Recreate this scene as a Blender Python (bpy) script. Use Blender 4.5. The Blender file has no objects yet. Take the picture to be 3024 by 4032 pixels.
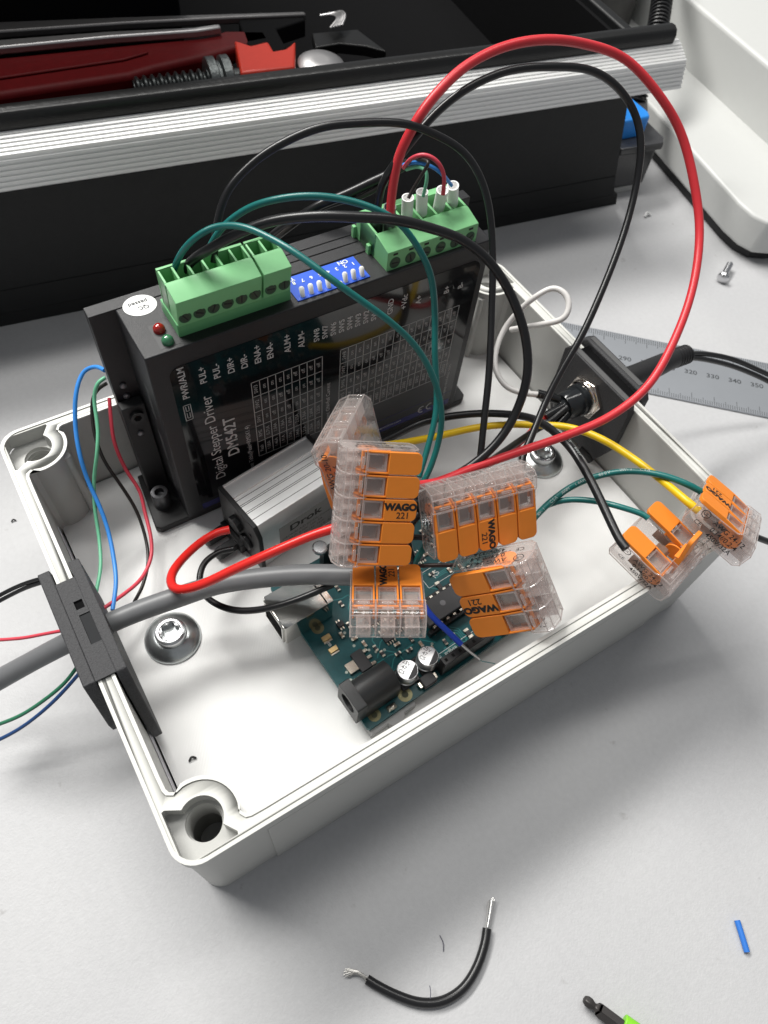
# Electronics enclosure on a workbench.  1 Blender unit = 1 cm.
import bpy, bmesh, math, random
from mathutils import Matrix, Vector
R = math.radians
rnd = random.Random(7)
scn = bpy.context.scene
scn.unit_settings.system = 'METRIC'
scn.unit_settings.scale_length = 0.01
col = scn.collection

# ---------------------------------------------------------------- camera
cam_d = bpy.data.cameras.new('camera')
cam = bpy.data.objects.new('camera', cam_d); col.objects.link(cam)
RX = Vector((0.848506, -0.52335, 0.078374)); DN = Vector((-0.405802, -0.738553, -0.53839)); FW = Vector((0.33965, 0.425023, -0.839043))
mw = Matrix.Identity(4)
for i in range(3):
    mw[i][0] = RX[i]; mw[i][1] = -DN[i]; mw[i][2] = -FW[i]
mw.translation = Vector((1.6717, -3.0146, 22.7814))
cam.matrix_world = mw
cam_d.sensor_fit = 'VERTICAL'; cam_d.sensor_height = 36.0; cam_d.sensor_width = 27.0
cam_d.lens = 25.173
cam_d.clip_start = 0.5; cam_d.clip_end = 600
cam_d.dof.use_dof = True; cam_d.dof.focus_distance = 19.0; cam_d.dof.aperture_fstop = 0.30
scn.camera = cam

# ---------------------------------------------------------------- light
w = bpy.data.worlds.new('World'); scn.world = w; w.use_nodes = True
bg = w.node_tree.nodes['Background']
bg.inputs[0].default_value = (0.93, 0.96, 1.0, 1); bg.inputs[1].default_value = 0.25

def area(name, loc, target, sx, sy, power, color=(1, 1, 1)):
    d = bpy.data.lights.new(name, 'AREA'); d.shape = 'RECTANGLE'; d.size = sx; d.size_y = sy
    d.energy = power; d.color = color
    o = bpy.data.objects.new(name, d); col.objects.link(o)
    o.location = loc
    o.rotation_euler = (Vector(target) - Vector(loc)).to_track_quat('-Z', 'Y').to_euler()
    return o
area('ceiling_panel_back', (-14, 104, 128), (9, 8, 0), 110, 24, 3.45e5, (1, 0.985, 0.95))
area('ceiling_panel_over', (22, 42, 150), (14, 15, 0), 160, 18, 1.15e5, (1, 0.985, 0.95))
scn.view_settings.view_transform = 'Standard'; scn.view_settings.look = 'None'
scn.view_settings.exposure = 0.0; scn.view_settings.gamma = 1.0
scn.view_settings.use_curve_mapping = False
scn.render.engine = 'CYCLES'
scn.cycles.max_bounces = 14; scn.cycles.transparent_max_bounces = 48
scn.cycles.transmission_bounces = 10

# ---------------------------------------------------------------- data
CABLES = {
  'red_loop': (0.1211, [(11.4, 10.71, 11.2), (11.48, 10.83, 11.8), (11.63, 10.9, 12.6), (12.08, 10.95, 13.4), (12.77, 11.09, 13.9), (13.7, 11.33, 14.2), (14.82, 11.39, 14.4), (16.01, 11.21, 14.4), (17.32, 11.01, 14.2), (18.41, 10.56, 13.8), (19.16, 9.75, 13.2), (19.74, 8.95, 12.4), (19.84, 7.95, 11.5), (19.56, 6.92, 10.6), (18.68, 5.79, 9.8), (17.54, 4.9, 9.1), (16.17, 4.26, 8.5), (14.87, 4.1, 8.0), (13.54, 4.25, 7.8), (12.14, 4.5, 7.7), (10.73, 4.68, 7.6), (9.6, 4.78, 7.6), (8.98, 4.9, 7.7)]),
  'black_loop_big': (0.1022, [(11.33, 11.22, 11.0), (11.34, 11.11, 11.8), (11.54, 10.97, 12.4), (12.07, 10.95, 13.0), (12.9, 11.15, 13.4), (13.78, 11.11, 13.8), (14.82, 11.03, 14.0), (15.96, 10.78, 14.0), (17.08, 10.54, 13.8), (17.95, 10.22, 13.4), (18.54, 9.82, 12.8), (18.55, 9.23, 12.2), (18.25, 8.61, 11.4), (17.55, 7.88, 10.6), (16.5, 7.08, 9.8), (15.34, 6.34, 9.0), (14.5, 5.94, 8.3), (13.79, 5.54, 7.7), (13.04, 5.06, 7.3), (12.43, 4.63, 7.1), (12.2, 4.34, 7.0)]),
  'black_loop_mid': (0.0958, [(6.64, 11.32, 10.9), (6.85, 11.47, 11.6), (7.33, 11.71, 12.3), (7.95, 11.78, 12.8), (8.71, 11.7, 13.2), (9.66, 11.42, 13.5), (10.6, 11.11, 13.6), (11.59, 10.83, 13.5), (12.41, 10.57, 13.2), (13.02, 10.13, 12.8), (13.35, 9.67, 12.3), (13.44, 9.16, 11.6), (13.27, 8.48, 10.7), (12.83, 7.58, 9.7), (12.22, 6.57, 8.8), (11.64, 5.71, 8.1), (11.17, 5.05, 7.4), (10.85, 4.67, 7.1)]),
  'black_loop_low': (0.1172, [(5.9, 11.44, 10.8), (6.07, 11.22, 11.2), (6.38, 10.82, 11.7), (6.95, 10.42, 12.2), (7.66, 9.93, 12.6), (8.39, 9.32, 12.9), (9.16, 8.83, 13.0), (9.92, 8.48, 12.9), (10.8, 8.22, 12.6), (11.59, 7.92, 12.2), (12.18, 7.44, 11.7), (12.57, 6.84, 11.0), (12.7, 6.17, 10.2), (12.56, 5.57, 9.4), (12.14, 5.15, 8.6), (11.49, 4.89, 8.0), (10.67, 4.8, 7.6), (9.82, 4.82, 7.4)]),
  'green_loop_near': (0.0778, [(5.59, 11.48, 10.7), (5.68, 11.27, 11.2), (5.88, 11.06, 11.7), (6.2, 10.87, 12.1), (6.6, 10.69, 12.3), (6.99, 10.21, 12.5), (7.32, 9.6, 12.6), (7.62, 8.74, 12.6), (7.99, 7.96, 12.4), (8.51, 7.42, 12.0), (9.07, 6.98, 11.5), (9.6, 6.58, 10.8), (9.93, 6.13, 10.0), (9.99, 5.7, 9.2), (9.84, 5.41, 8.5), (9.48, 5.11, 7.9), (9.22, 4.98, 7.6)]),
  'green_loop_far': (0.0806, [(6.38, 11.48, 10.7), (6.57, 11.41, 11.2), (6.93, 11.24, 11.8), (7.47, 11.0, 12.3), (7.98, 10.55, 12.7), (8.57, 10.08, 12.9), (9.19, 9.7, 12.9), (9.78, 9.23, 12.8), (10.29, 8.8, 12.5), (10.66, 8.37, 12.0), (10.9, 8.02, 11.3), (10.92, 7.67, 10.4), (10.68, 7.13, 9.7), (10.55, 6.67, 9.0), (10.25, 6.16, 8.4), (9.68, 5.6, 7.8), (9.25, 5.22, 7.5)]),
  'motor_red': (0.0574, [(12.57, 11.94, 11.5), (12.51, 11.54, 12.0), (12.71, 11.25, 12.2), (12.94, 10.98, 12.1), (13.06, 10.77, 11.8), (13.07, 10.7, 11.3)]),
  'motor_blue': (0.0511, [(12.64, 12.05, 11.5), (12.62, 11.46, 11.9), (12.78, 11.05, 12.0), (13.06, 10.86, 11.8), (13.52, 10.95, 11.3)]),
  'motor_green': (0.0474, [(12.59, 11.83, 11.5), (12.62, 11.43, 11.8), (12.65, 11.05, 11.9), (12.62, 10.92, 11.7), (12.52, 10.85, 11.3)]),
  'motor_black': (0.0471, [(12.78, 12.08, 11.5), (12.65, 11.41, 12.0), (12.61, 10.95, 12.2), (12.53, 10.94, 12.0), (12.28, 11.01, 11.5), (12.12, 10.96, 11.3)]),
  'motor_sheath': (0.1315, [(12.77, 12.06, 11.5), (12.48, 12.27, 11.2), (11.86, 12.45, 10.9), (11.13, 12.72, 10.6), (10.52, 12.95, 10.3), (9.98, 13.36, 9.8), (9.7, 14.05, 9.0), (9.39, 14.82, 8.0)]),
  'thin_black_sheath': (0.0734, [(12.31, 12.21, 11.0), (11.57, 12.44, 10.6), (10.93, 12.87, 10.3), (10.2, 13.19, 9.9), (9.66, 13.65, 9.2), (9.43, 14.19, 8.5)]),
  'left_blue': (0.0637, [(3.52, 13.12, 6.9), (3.35, 13.48, 6.8), (2.98, 13.6, 6.6), (2.56, 13.22, 6.3), (2.15, 12.61, 5.7), (1.9, 11.92, 5.2), (1.8, 11.4, 4.6), (1.79, 10.75, 4.1), (1.71, 10.04, 3.7), (1.52, 9.19, 3.5), (1.29, 8.43, 3.5), (0.9, 7.67, 3.5)]),
  'left_green': (0.0562, [(3.47, 13.05, 6.7), (3.18, 13.0, 6.6), (2.93, 12.83, 6.2), (2.68, 12.23, 5.7), (2.37, 11.68, 5.3), (1.99, 11.4, 4.6), (1.66, 10.89, 4.0), (1.41, 10.16, 3.5), (1.09, 9.22, 3.4), (0.73, 8.49, 3.5), (0.51, 8.0, 3.6)]),
  'left_black': (0.0538, [(3.44, 13.01, 6.5), (3.09, 13.05, 6.3), (2.79, 12.89, 5.9), (2.55, 12.38, 5.4), (2.48, 11.75, 4.8), (2.62, 11.24, 4.0), (2.72, 10.63, 3.3), (2.61, 9.8, 2.9), (2.38, 9.05, 2.8), (1.93, 8.33, 2.9), (1.52, 7.89, 3.0)]),
  'left_red': (0.0578, [(3.38, 13.1, 5.8), (3.14, 12.57, 5.4), (2.96, 12.11, 4.9), (2.95, 11.6, 4.2), (3.07, 11.03, 3.7), (2.93, 10.44, 3.4), (2.76, 9.61, 3.2), (2.49, 8.98, 3.1), (1.96, 8.4, 3.2), (1.32, 8.04, 3.4), (0.58, 7.76, 3.6)]),
  'out_red': (0.0499, [(-0.49, 7.69, 3.6), (-0.98, 7.95, 3.4), (-1.53, 8.23, 3.2), (-2.13, 8.6, 3.0), (-2.59, 8.88, 2.9)]),
  'out_green': (0.053, [(-0.46, 6.62, 3.4), (-0.99, 6.45, 3.1), (-1.68, 6.45, 2.7), (-2.44, 6.58, 2.2), (-3.08, 6.81, 1.8), (-3.63, 7.02, 1.5)]),
  'out_blue': (0.0528, [(-0.5, 6.39, 3.4), (-1.06, 6.31, 3.0), (-1.72, 6.24, 2.6), (-2.5, 6.28, 2.1), (-3.22, 6.43, 1.7), (-3.78, 6.63, 1.4)]),
  'out_black_a': (0.0628, [(0.09, 9.16, 3.9), (-0.27, 9.37, 3.8), (-0.88, 9.74, 3.4), (-1.46, 10.01, 3.0), (-2.22, 10.19, 2.6)]),
  'out_black_b': (0.0629, [(0.04, 9.1, 3.8), (-0.32, 9.31, 3.7), (-0.93, 9.66, 3.3), (-1.53, 9.9, 2.9), (-2.29, 10.08, 2.5)]),
  'grey_cable': (0.285, [(-3.41, 7.8, 2.2), (-2.54, 7.68, 2.6), (-1.52, 7.45, 3.2), (-0.53, 7.1, 3.9), (0.39, 6.91, 4.3), (1.41, 6.77, 4.5), (2.55, 6.59, 4.6), (3.67, 6.33, 4.7), (4.72, 5.85, 4.9), (5.71, 5.25, 5.2), (6.51, 4.62, 5.5), (7.09, 4.15, 5.7)]),
  'dcdc_red': (0.1246, [(4.84, 8.22, 4.0), (4.42, 8.3, 4.0), (3.86, 8.18, 4.1), (3.22, 7.76, 4.4), (2.75, 7.18, 4.8), (2.58, 6.7, 5.1), (2.72, 6.29, 5.4), (3.26, 5.97, 5.8), (4.1, 5.7, 6.3), (5.05, 5.44, 6.8), (5.99, 5.22, 7.1), (6.68, 5.01, 7.3)]),
  'dcdc_black': (0.0952, [(4.74, 7.83, 3.5), (4.34, 7.94, 3.5), (3.91, 7.89, 3.5), (3.57, 7.64, 3.5), (3.36, 7.18, 3.5), (3.36, 6.54, 3.7), (3.67, 5.9, 4.0), (4.17, 5.39, 4.3), (4.83, 4.96, 4.7), (5.55, 4.7, 5.0), (6.34, 4.57, 5.2)]),
  'yellow': (0.1172, [(9.9, 7.74, 5.6), (10.8, 7.75, 5.2), (12.01, 7.65, 4.9), (13.34, 7.4, 4.8), (14.3, 6.93, 4.9), (15.01, 6.41, 5.1), (15.56, 5.6, 5.5), (15.87, 4.56, 5.9), (15.92, 3.34, 6.3), (15.83, 2.23, 6.6), (15.69, 1.32, 6.9), (15.77, 0.85, 6.9)]),
  'black_supply': (0.1274, [(10.02, 8.38, 4.8), (10.79, 8.48, 4.7), (11.95, 8.57, 4.6), (12.97, 8.2, 4.8), (13.8, 7.61, 5.1), (14.3, 6.89, 5.5), (14.41, 6.04, 6.0), (14.26, 5.04, 6.5), (14.09, 4.18, 6.7), (13.86, 3.18, 6.7), (13.66, 2.3, 6.6), (13.39, 1.42, 6.6), (13.34, 1.04, 6.6)]),
  'printed_green_far': (0.0956, [(11.76, 3.18, 5.6), (12.5, 3.45, 5.6), (13.3, 3.62, 5.7), (14.1, 3.6, 5.9), (14.85, 3.35, 6.2), (15.41, 2.91, 6.5), (15.8, 2.31, 6.8), (16.1, 1.73, 6.9), (16.4, 1.32, 6.8)]),
  'printed_green_near': (0.0881, [(11.84, 3.16, 5.3), (12.76, 3.58, 5.4), (13.26, 3.59, 5.5), (13.69, 3.33, 5.7), (14.09, 2.79, 6.0), (14.35, 2.23, 6.3), (14.65, 1.73, 6.4), (14.72, 1.51, 6.4)]),
  'white_wire': (0.1008, [(16.01, 7.44, 5.0), (15.54, 7.9, 4.9), (15.35, 8.53, 4.8), (15.51, 9.3, 4.8), (15.92, 9.87, 5.0), (16.52, 10.31, 5.4), (16.99, 10.25, 6.1), (17.37, 10.07, 6.7), (17.79, 9.84, 7.0), (18.01, 9.44, 7.0), (17.92, 9.06, 6.8), (17.63, 8.92, 6.5), (17.33, 9.26, 6.1), (17.3, 9.97, 5.4), (17.37, 10.73, 4.6)]),
  'blue_stub': (0.0863, [(8.47, 3.35, 4.4), (8.5, 2.77, 4.3), (8.67, 2.17, 4.2), (8.86, 1.67, 4.0)]),
  'blue_stub_core': (0.0394, [(8.85, 1.71, 4.0), (8.99, 1.39, 3.9), (9.14, 1.08, 3.8)]),
  'lead_black': (0.1082, [(16.55, 6.63, 4.9), (15.72, 6.52, 4.7), (14.75, 6.41, 4.7), (13.32, 5.99, 5.2), (11.81, 5.42, 6.0), (10.85, 5.08, 6.6)]),
  'lead_red': (0.1046, [(16.0, 6.78, 4.8), (15.52, 6.77, 4.4), (14.83, 6.53, 4.4), (13.34, 5.94, 5.0), (11.47, 5.42, 6.0), (10.56, 5.12, 6.6)]),
  'junction_black': (0.1024, [(8.89, 4.53, 6.9), (8.43, 4.34, 6.6), (8.36, 3.87, 6.0), (8.49, 3.6, 5.4)]),
  'junction_green': (0.0815, [(8.72, 3.79, 6.7), (8.48, 3.76, 6.2), (8.32, 3.73, 5.6)]),
  'junction_brown': (0.062, [(8.14, 3.92, 5.6), (8.64, 3.57, 5.8), (9.28, 3.11, 6.0)]),
  'junction_black_two': (0.0792, [(8.05, 4.04, 7.0), (8.48, 4.01, 6.8), (8.77, 3.77, 6.8)]),
  'plug_cord_a': (0.1, [(22.66, 6.84, 4.4), (23.83, 6.71, 4.0), (25.24, 6.24, 3.5), (26.65, 5.56, 2.8), (28.17, 4.82, 2.0)]),
  'plug_cord_b': (0.1001, [(22.65, 6.76, 4.3), (23.73, 6.55, 3.9), (25.19, 6.06, 3.3), (26.62, 5.4, 2.6), (28.06, 4.59, 1.8)]),
  'cut_black': (0.0917, [(6.15, -4.6, 0.13), (5.87, -4.87, 0.13), (5.37, -5.19, 0.13), (4.78, -5.38, 0.13), (4.15, -5.32, 0.13), (3.61, -5.02, 0.13), (3.18, -4.56, 0.13), (2.87, -4.13, 0.13), (2.71, -3.86, 0.2)]),
  'out_right_black': (0.0964, [(17.08, 0.28, 6.3), (17.37, -0.29, 6.0), (17.99, -0.63, 5.6), (18.96, -1.14, 5.0)]),
}
CONNECTOR_POSE = {
  'a': (1.2, [[-0.7168, -0.0716, -0.6936], [-0.6543, 0.4128, 0.6336], [0.241, 0.908, -0.3427]], [9.292, 6.738, 6.339]),
  'b': (1, [[0.3652, -0.897, -0.2491], [0.5143, 0.4174, -0.7491], [0.776, 0.1454, 0.6138]], [7.887, 3.874, 6.558]),
  'c': (1, [[0.9826, 0.1588, -0.096], [-0.1722, 0.5878, -0.7905], [-0.0691, 0.7933, 0.6049]], [8.499, 3.649, 6.597]),
  'd': (1, [[-0.8569, -0.493, 0.1507], [0.5142, -0.7962, 0.3188], [-0.0372, 0.3506, 0.9358]], [8.181, 3.12, 5.626]),
  'e': (1.19, [[0.1445, 0.6361, -0.758], [-0.6593, -0.5093, -0.5531], [-0.7379, 0.5797, 0.3457]], [9.523, 3.357, 6.038]),
  'f': (1.06, [[-0.9744, 0.2151, 0.0657], [-0.223, -0.9618, -0.1586], [0.029, -0.1692, 0.9852]], [15.437, 1.95, 5.537]),
  'g': (1.06, [[-0.8409, 0.3036, 0.448], [-0.3613, -0.9313, -0.047], [0.4029, -0.2014, 0.8928]], [16.967, 1.698, 5.812]),
}

# ---------------------------------------------------------------- materials
MATS = {}
def srgb(c):
    if isinstance(c, (int, float)): c = (c, c, c)
    return tuple(((x / 12.92) if x <= 0.04045 else ((x + 0.055) / 1.055) ** 2.4) for x in c)
def mat(name, color, rough=0.5, metal=0.0, var=0.06, scale=3.0, bump=0.0, bscale=40.0, spec=0.5, coat=0.0, trans=0.0, ior=1.45, emit=0):
    """principled material with slight procedural variation of colour and a noise bump"""
    if name in MATS: return MATS[name]
    m = bpy.data.materials.new(name); m.use_nodes = True
    nt = m.node_tree; b = nt.nodes['Principled BSDF']
    c = tuple(color)
    b.inputs['Roughness'].default_value = rough; b.inputs['Metallic'].default_value = metal
    b.inputs['Specular IOR Level'].default_value = spec; b.inputs['Coat Weight'].default_value = coat
    b.inputs['IOR'].default_value = ior
    if trans: b.inputs['Transmission Weight'].default_value = trans
    tc = nt.nodes.new('ShaderNodeTexCoord')
    n = nt.nodes.new('ShaderNodeTexNoise'); n.inputs['Scale'].default_value = scale; n.inputs['Detail'].default_value = 6
    nt.links.new(tc.outputs['Object'], n.inputs['Vector'])
    mx = nt.nodes.new('ShaderNodeMix'); mx.data_type = 'RGBA'
    mx.inputs['A'].default_value = (*[x * (1 - var) for x in c], 1); mx.inputs['B'].default_value = (*[min(1, x * (1 + var)) for x in c], 1)
    nt.links.new(n.outputs['Fac'], mx.inputs['Factor']); nt.links.new(mx.outputs['Result'], b.inputs['Base Color'])
    if bump:
        n2 = nt.nodes.new('ShaderNodeTexNoise'); n2.inputs['Scale'].default_value = bscale; n2.inputs['Detail'].default_value = 3
        nt.links.new(tc.outputs['Object'], n2.inputs['Vector'])
        bp = nt.nodes.new('ShaderNodeBump'); bp.inputs['Strength'].default_value = bump; bp.inputs['Distance'].default_value = 0.02
        nt.links.new(n2.outputs['Fac'], bp.inputs['Height']); nt.links.new(bp.outputs['Normal'], b.inputs['Normal'])
    MATS[name] = m
    return m
def clear_plastic(name, tint=(0.995, 0.985, 0.982), rough=0.05, milk=0.07, ior=1.55):
    """thin clear moulded plastic: fresnel gloss over a lightly tinted see-through wall"""
    m = bpy.data.materials.new(name); m.use_nodes = True; nt = m.node_tree
    for n in list(nt.nodes): nt.nodes.remove(n)
    out = nt.nodes.new('ShaderNodeOutputMaterial')
    tr = nt.nodes.new('ShaderNodeBsdfTransparent'); tr.inputs[0].default_value = (*tint, 1)
    gl = nt.nodes.new('ShaderNodeBsdfGlossy'); gl.inputs['Roughness'].default_value = rough; gl.inputs[0].default_value = (1, 1, 1, 1)
    df = nt.nodes.new('ShaderNodeBsdfDiffuse'); df.inputs[0].default_value = (0.78, 0.74, 0.72, 1)
    fr = nt.nodes.new('ShaderNodeFresnel'); fr.inputs[0].default_value = ior
    tc = nt.nodes.new('ShaderNodeTexCoord'); ns = nt.nodes.new('ShaderNodeTexNoise'); ns.inputs['Scale'].default_value = 9
    nt.links.new(tc.outputs['Object'], ns.inputs['Vector'])
    bp = nt.nodes.new('ShaderNodeBump'); bp.inputs['Strength'].default_value = 0.2; bp.inputs['Distance'].default_value = 0.02
    nt.links.new(ns.outputs['Fac'], bp.inputs['Height'])
    nt.links.new(bp.outputs['Normal'], gl.inputs['Normal']); nt.links.new(bp.outputs['Normal'], fr.inputs['Normal'])
    tl = nt.nodes.new('ShaderNodeBsdfTranslucent'); tl.inputs[0].default_value = (0.85, 0.82, 0.80, 1)
    m0 = nt.nodes.new('ShaderNodeMixShader'); m0.inputs[0].default_value = 0.5
    nt.links.new(df.outputs[0], m0.inputs[1]); nt.links.new(tl.outputs[0], m0.inputs[2])
    m1 = nt.nodes.new('ShaderNodeMixShader'); m1.inputs[0].default_value = milk
    lw = nt.nodes.new('ShaderNodeLayerWeight'); lw.inputs[0].default_value = 0.5
    pw_ = nt.nodes.new('ShaderNodeMath'); pw_.operation = 'POWER'; pw_.inputs[1].default_value = 3.0; nt.links.new(lw.outputs['Facing'], pw_.inputs[0])
    ma = nt.nodes.new('ShaderNodeMath'); ma.operation = 'MULTIPLY_ADD'; ma.inputs[1].default_value = 0.5; ma.inputs[2].default_value = milk
    nt.links.new(pw_.outputs[0], ma.inputs[0]); nt.links.new(ma.outputs[0], m1.inputs[0])
    nt.links.new(tr.outputs[0], m1.inputs[1]); nt.links.new(m0.outputs[0], m1.inputs[2])
    geo = nt.nodes.new('ShaderNodeNewGeometry'); inv = nt.nodes.new('ShaderNodeMath'); inv.operation = 'SUBTRACT'; inv.inputs[0].default_value = 1
    nt.links.new(geo.outputs['Backfacing'], inv.inputs[1])
    mul = nt.nodes.new('ShaderNodeMath'); mul.operation = 'MULTIPLY'; nt.links.new(fr.outputs[0], mul.inputs[0]); nt.links.new(inv.outputs[0], mul.inputs[1])
    m2 = nt.nodes.new('ShaderNodeMixShader'); nt.links.new(mul.outputs[0], m2.inputs[0])
    nt.links.new(m1.outputs[0], m2.inputs[1]); nt.links.new(gl.outputs[0], m2.inputs[2])
    nt.links.new(m2.outputs[0], out.inputs[0])
    return m

def table_mat():
    m = bpy.data.materials.new('light_grey_laminate'); m.use_nodes = True; nt = m.node_tree; b = nt.nodes['Principled BSDF']
    tc = nt.nodes.new('ShaderNodeTexCoord')
    def noise(s, d=4):
        n = nt.nodes.new('ShaderNodeTexNoise'); n.inputs['Scale'].default_value = s; n.inputs['Detail'].default_value = d
        nt.links.new(tc.outputs['Object'], n.inputs['Vector']); return n
    a = noise(0.12); f = noise(5.5, 5); g = noise(14, 3)
    r = nt.nodes.new('ShaderNodeValToRGB'); nt.links.new(a.outputs['Fac'], r.inputs[0])
    r.color_ramp.elements[0].position = 0.3; r.color_ramp.elements[0].color = (0.475, 0.475, 0.485, 1)
    r.color_ramp.elements[1].position = 0.7; r.color_ramp.elements[1].color = (0.53, 0.53, 0.535, 1)
    # faint scuffs and specks
    sp = noise(1.7, 8); sr = nt.nodes.new('ShaderNodeValToRGB'); nt.links.new(sp.outputs['Fac'], sr.inputs[0])
    sr.color_ramp.elements[0].position = 0.69; sr.color_ramp.elements[0].color = (1, 1, 1, 1)
    sr.color_ramp.elements[1].position = 0.76; sr.color_ramp.elements[1].color = (0.80, 0.79, 0.78, 1)
    fr = nt.nodes.new('ShaderNodeValToRGB'); nt.links.new(f.outputs['Fac'], fr.inputs[0])
    fr.color_ramp.elements[0].position = 0.25; fr.color_ramp.elements[0].color = (0.93, 0.93, 0.93, 1)
    fr.color_ramp.elements[1].position = 0.75; fr.color_ramp.elements[1].color = (1, 1, 1, 1)
    mu = nt.nodes.new('ShaderNodeMix'); mu.data_type = 'RGBA'; mu.blend_type = 'MULTIPLY'; mu.inputs['Factor'].default_value = 1
    nt.links.new(r.outputs[0], mu.inputs['A']); nt.links.new(sr.outputs[0], mu.inputs['B'])
    m2 = nt.nodes.new('ShaderNodeMix'); m2.data_type = 'RGBA'; m2.blend_type = 'MULTIPLY'; m2.inputs['Factor'].default_value = 1
    nt.links.new(mu.outputs['Result'], m2.inputs['A']); nt.links.new(fr.outputs[0], m2.inputs['B'])
    nt.links.new(m2.outputs['Result'], b.inputs['Base Color'])
    b.inputs['Roughness'].default_value = 0.55
    bp = nt.nodes.new('ShaderNodeBump'); bp.inputs['Strength'].default_value = 0.30; bp.inputs['Distance'].default_value = 0.025
    nt.links.new(g.outputs['Fac'], bp.inputs['Height']); nt.links.new(bp.outputs['Normal'], b.inputs['Normal'])
    return m
def printed_mat(name, color, angle, rough=0.55, period=26, strength=0.14):
    """3D-printed plastic: fine parallel bead lines"""
    m = bpy.data.materials.new(name); m.use_nodes = True; nt = m.node_tree; b = nt.nodes['Principled BSDF']
    tc = nt.nodes.new('ShaderNodeTexCoord'); mp = nt.nodes.new('ShaderNodeMapping'); mp.inputs['Rotation'].default_value = (0, 0, angle)
    nt.links.new(tc.outputs['Object'], mp.inputs['Vector'])
    wv = nt.nodes.new('ShaderNodeTexWave'); wv.inputs['Scale'].default_value = period / 6.28; wv.inputs['Distortion'].default_value = 0.6; wv.inputs['Detail'].default_value = 2
    nt.links.new(mp.outputs[0], wv.inputs['Vector'])
    ns = nt.nodes.new('ShaderNodeTexNoise'); ns.inputs['Scale'].default_value = 1.2; ns.inputs['Detail'].default_value = 5
    nt.links.new(mp.outputs[0], ns.inputs['Vector'])
    mu = nt.nodes.new('ShaderNodeMath'); mu.operation = 'MULTIPLY'; nt.links.new(wv.outputs['Fac'], mu.inputs[0]); nt.links.new(ns.outputs['Fac'], mu.inputs[1])
    bp = nt.nodes.new('ShaderNodeBump'); bp.inputs['Strength'].default_value = strength; bp.inputs['Distance'].default_value = 0.02
    nt.links.new(mu.outputs[0], bp.inputs['Height']); nt.links.new(bp.outputs['Normal'], b.inputs['Normal'])
    mx = nt.nodes.new('ShaderNodeMix'); mx.data_type = 'RGBA'; nt.links.new(ns.outputs['Fac'], mx.inputs['Factor'])
    mx.inputs['A'].default_value = (*[c * 0.95 for c in color], 1); mx.inputs['B'].default_value = (*[min(1, c * 1.04) for c in color], 1)
    nt.links.new(mx.outputs['Result'], b.inputs['Base Color']); b.inputs['Roughness'].default_value = rough
    return m

ABS = mat('abs_shell_shaded', (0.47, 0.47, 0.45), 0.45, var=0.03, scale=1.5, bump=0.12, bscale=30)  # same plastic as the rim, wall shade put into the darker grey
RIM = mat('abs_rim_lit', (0.66, 0.66, 0.625), 0.38, var=0.03)  # same plastic as the walls, paler to paint in the light on top
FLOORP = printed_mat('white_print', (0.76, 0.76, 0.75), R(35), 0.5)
PRINTB = mat('black_print', (0.040, 0.040, 0.043), 0.62, var=0.5, scale=22, bump=0.9, bscale=26)
TEXB = mat('black_powdercoat', (0.013, 0.013, 0.015), 0.42, bump=0.35, bscale=60, var=0.2, scale=8)
PANELB = mat('black_painted_steel', (0.008, 0.0085, 0.009), 0.5, bump=0.5, bscale=4.5, var=0.2, spec=.35)
BLK = mat('black_plastic', (0.012, 0.012, 0.013), 0.38, var=0.1)
BLKMATT = mat('black_matt', (0.004, 0.004, 0.0045), 0.9, var=0.2, spec=.15)
LABEL = mat('label_gloss', (0.006, 0.006, 0.007), 0.10, var=0.1, coat=0.4)
INK = mat('label_ink', (0.55, 0.54, 0.53), 0.5)
GREY_INK = mat('label_grid', (0.42, 0.42, 0.41), 0.5)
WHITE = mat('white_plastic', (0.80, 0.80, 0.79), 0.4)
TGREEN = mat('terminal_green', (0.20, 0.50, 0.225), 0.42, var=0.06, spec=0.4)
TGREEN_D = mat('terminal_hole', (0.03, 0.09, 0.045), 0.6)
STEEL = mat('steel', (0.62, 0.62, 0.63), 0.25, 1.0, var=0.15)
ZINC = mat('zinc', (0.60, 0.63, 0.63), 0.3, 1.0, var=0.2, scale=6)
ALU = mat('brushed_aluminium', (0.88, 0.88, 0.88), 0.42, 0.85, var=0.06, bump=0.1, bscale=60)
ALU_R = mat('rail_aluminium', (0.86, 0.86, 0.85), 0.48, 0.55, var=0.02)
GROOVE = mat('groove_dark', (0.10, 0.10, 0.10), 0.6, 0.6)
ORANGE = mat('lever_orange', (0.80, 0.235, 0.022), 0.48, var=0.05, bump=0.2, bscale=50)
CLEAR = clear_plastic('clear_plastic')
CLEAR_BEAD = clear_plastic('clear_plastic_edges', (0.93, 0.89, 0.88), 0.04, 0.30, 2.0)
CLEAR_RIB = clear_plastic('clear_plastic_ribs', (0.99, 0.97, 0.965), 0.06, 0.26, 1.7)
COPPER = mat('tinned_clamp', (0.40, 0.31, 0.25), 0.35, 0.8, var=0.3, scale=12)
INKB = mat('black_ink', (0.012, 0.012, 0.012), 0.6)
PCB = mat('pcb_solder_mask', (0.004, 0.075, 0.085), 0.4, var=0.25, scale=5, spec=0.4)
TRACE = mat('pcb_trace', (0.02, 0.20, 0.205), 0.35)
PAD = mat('solder_pad', (0.62, 0.58, 0.50), 0.3, 1.0, var=0.3, scale=20)
GOLD = mat('gold_pad', (0.60, 0.44, 0.22), 0.35, 1.0)
SILK = mat('silk_white', (0.75, 0.78, 0.76), 0.6)
CHIP = mat('chip_epoxy', (0.045, 0.045, 0.048), 0.5, bump=0.2, bscale=60)
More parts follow.
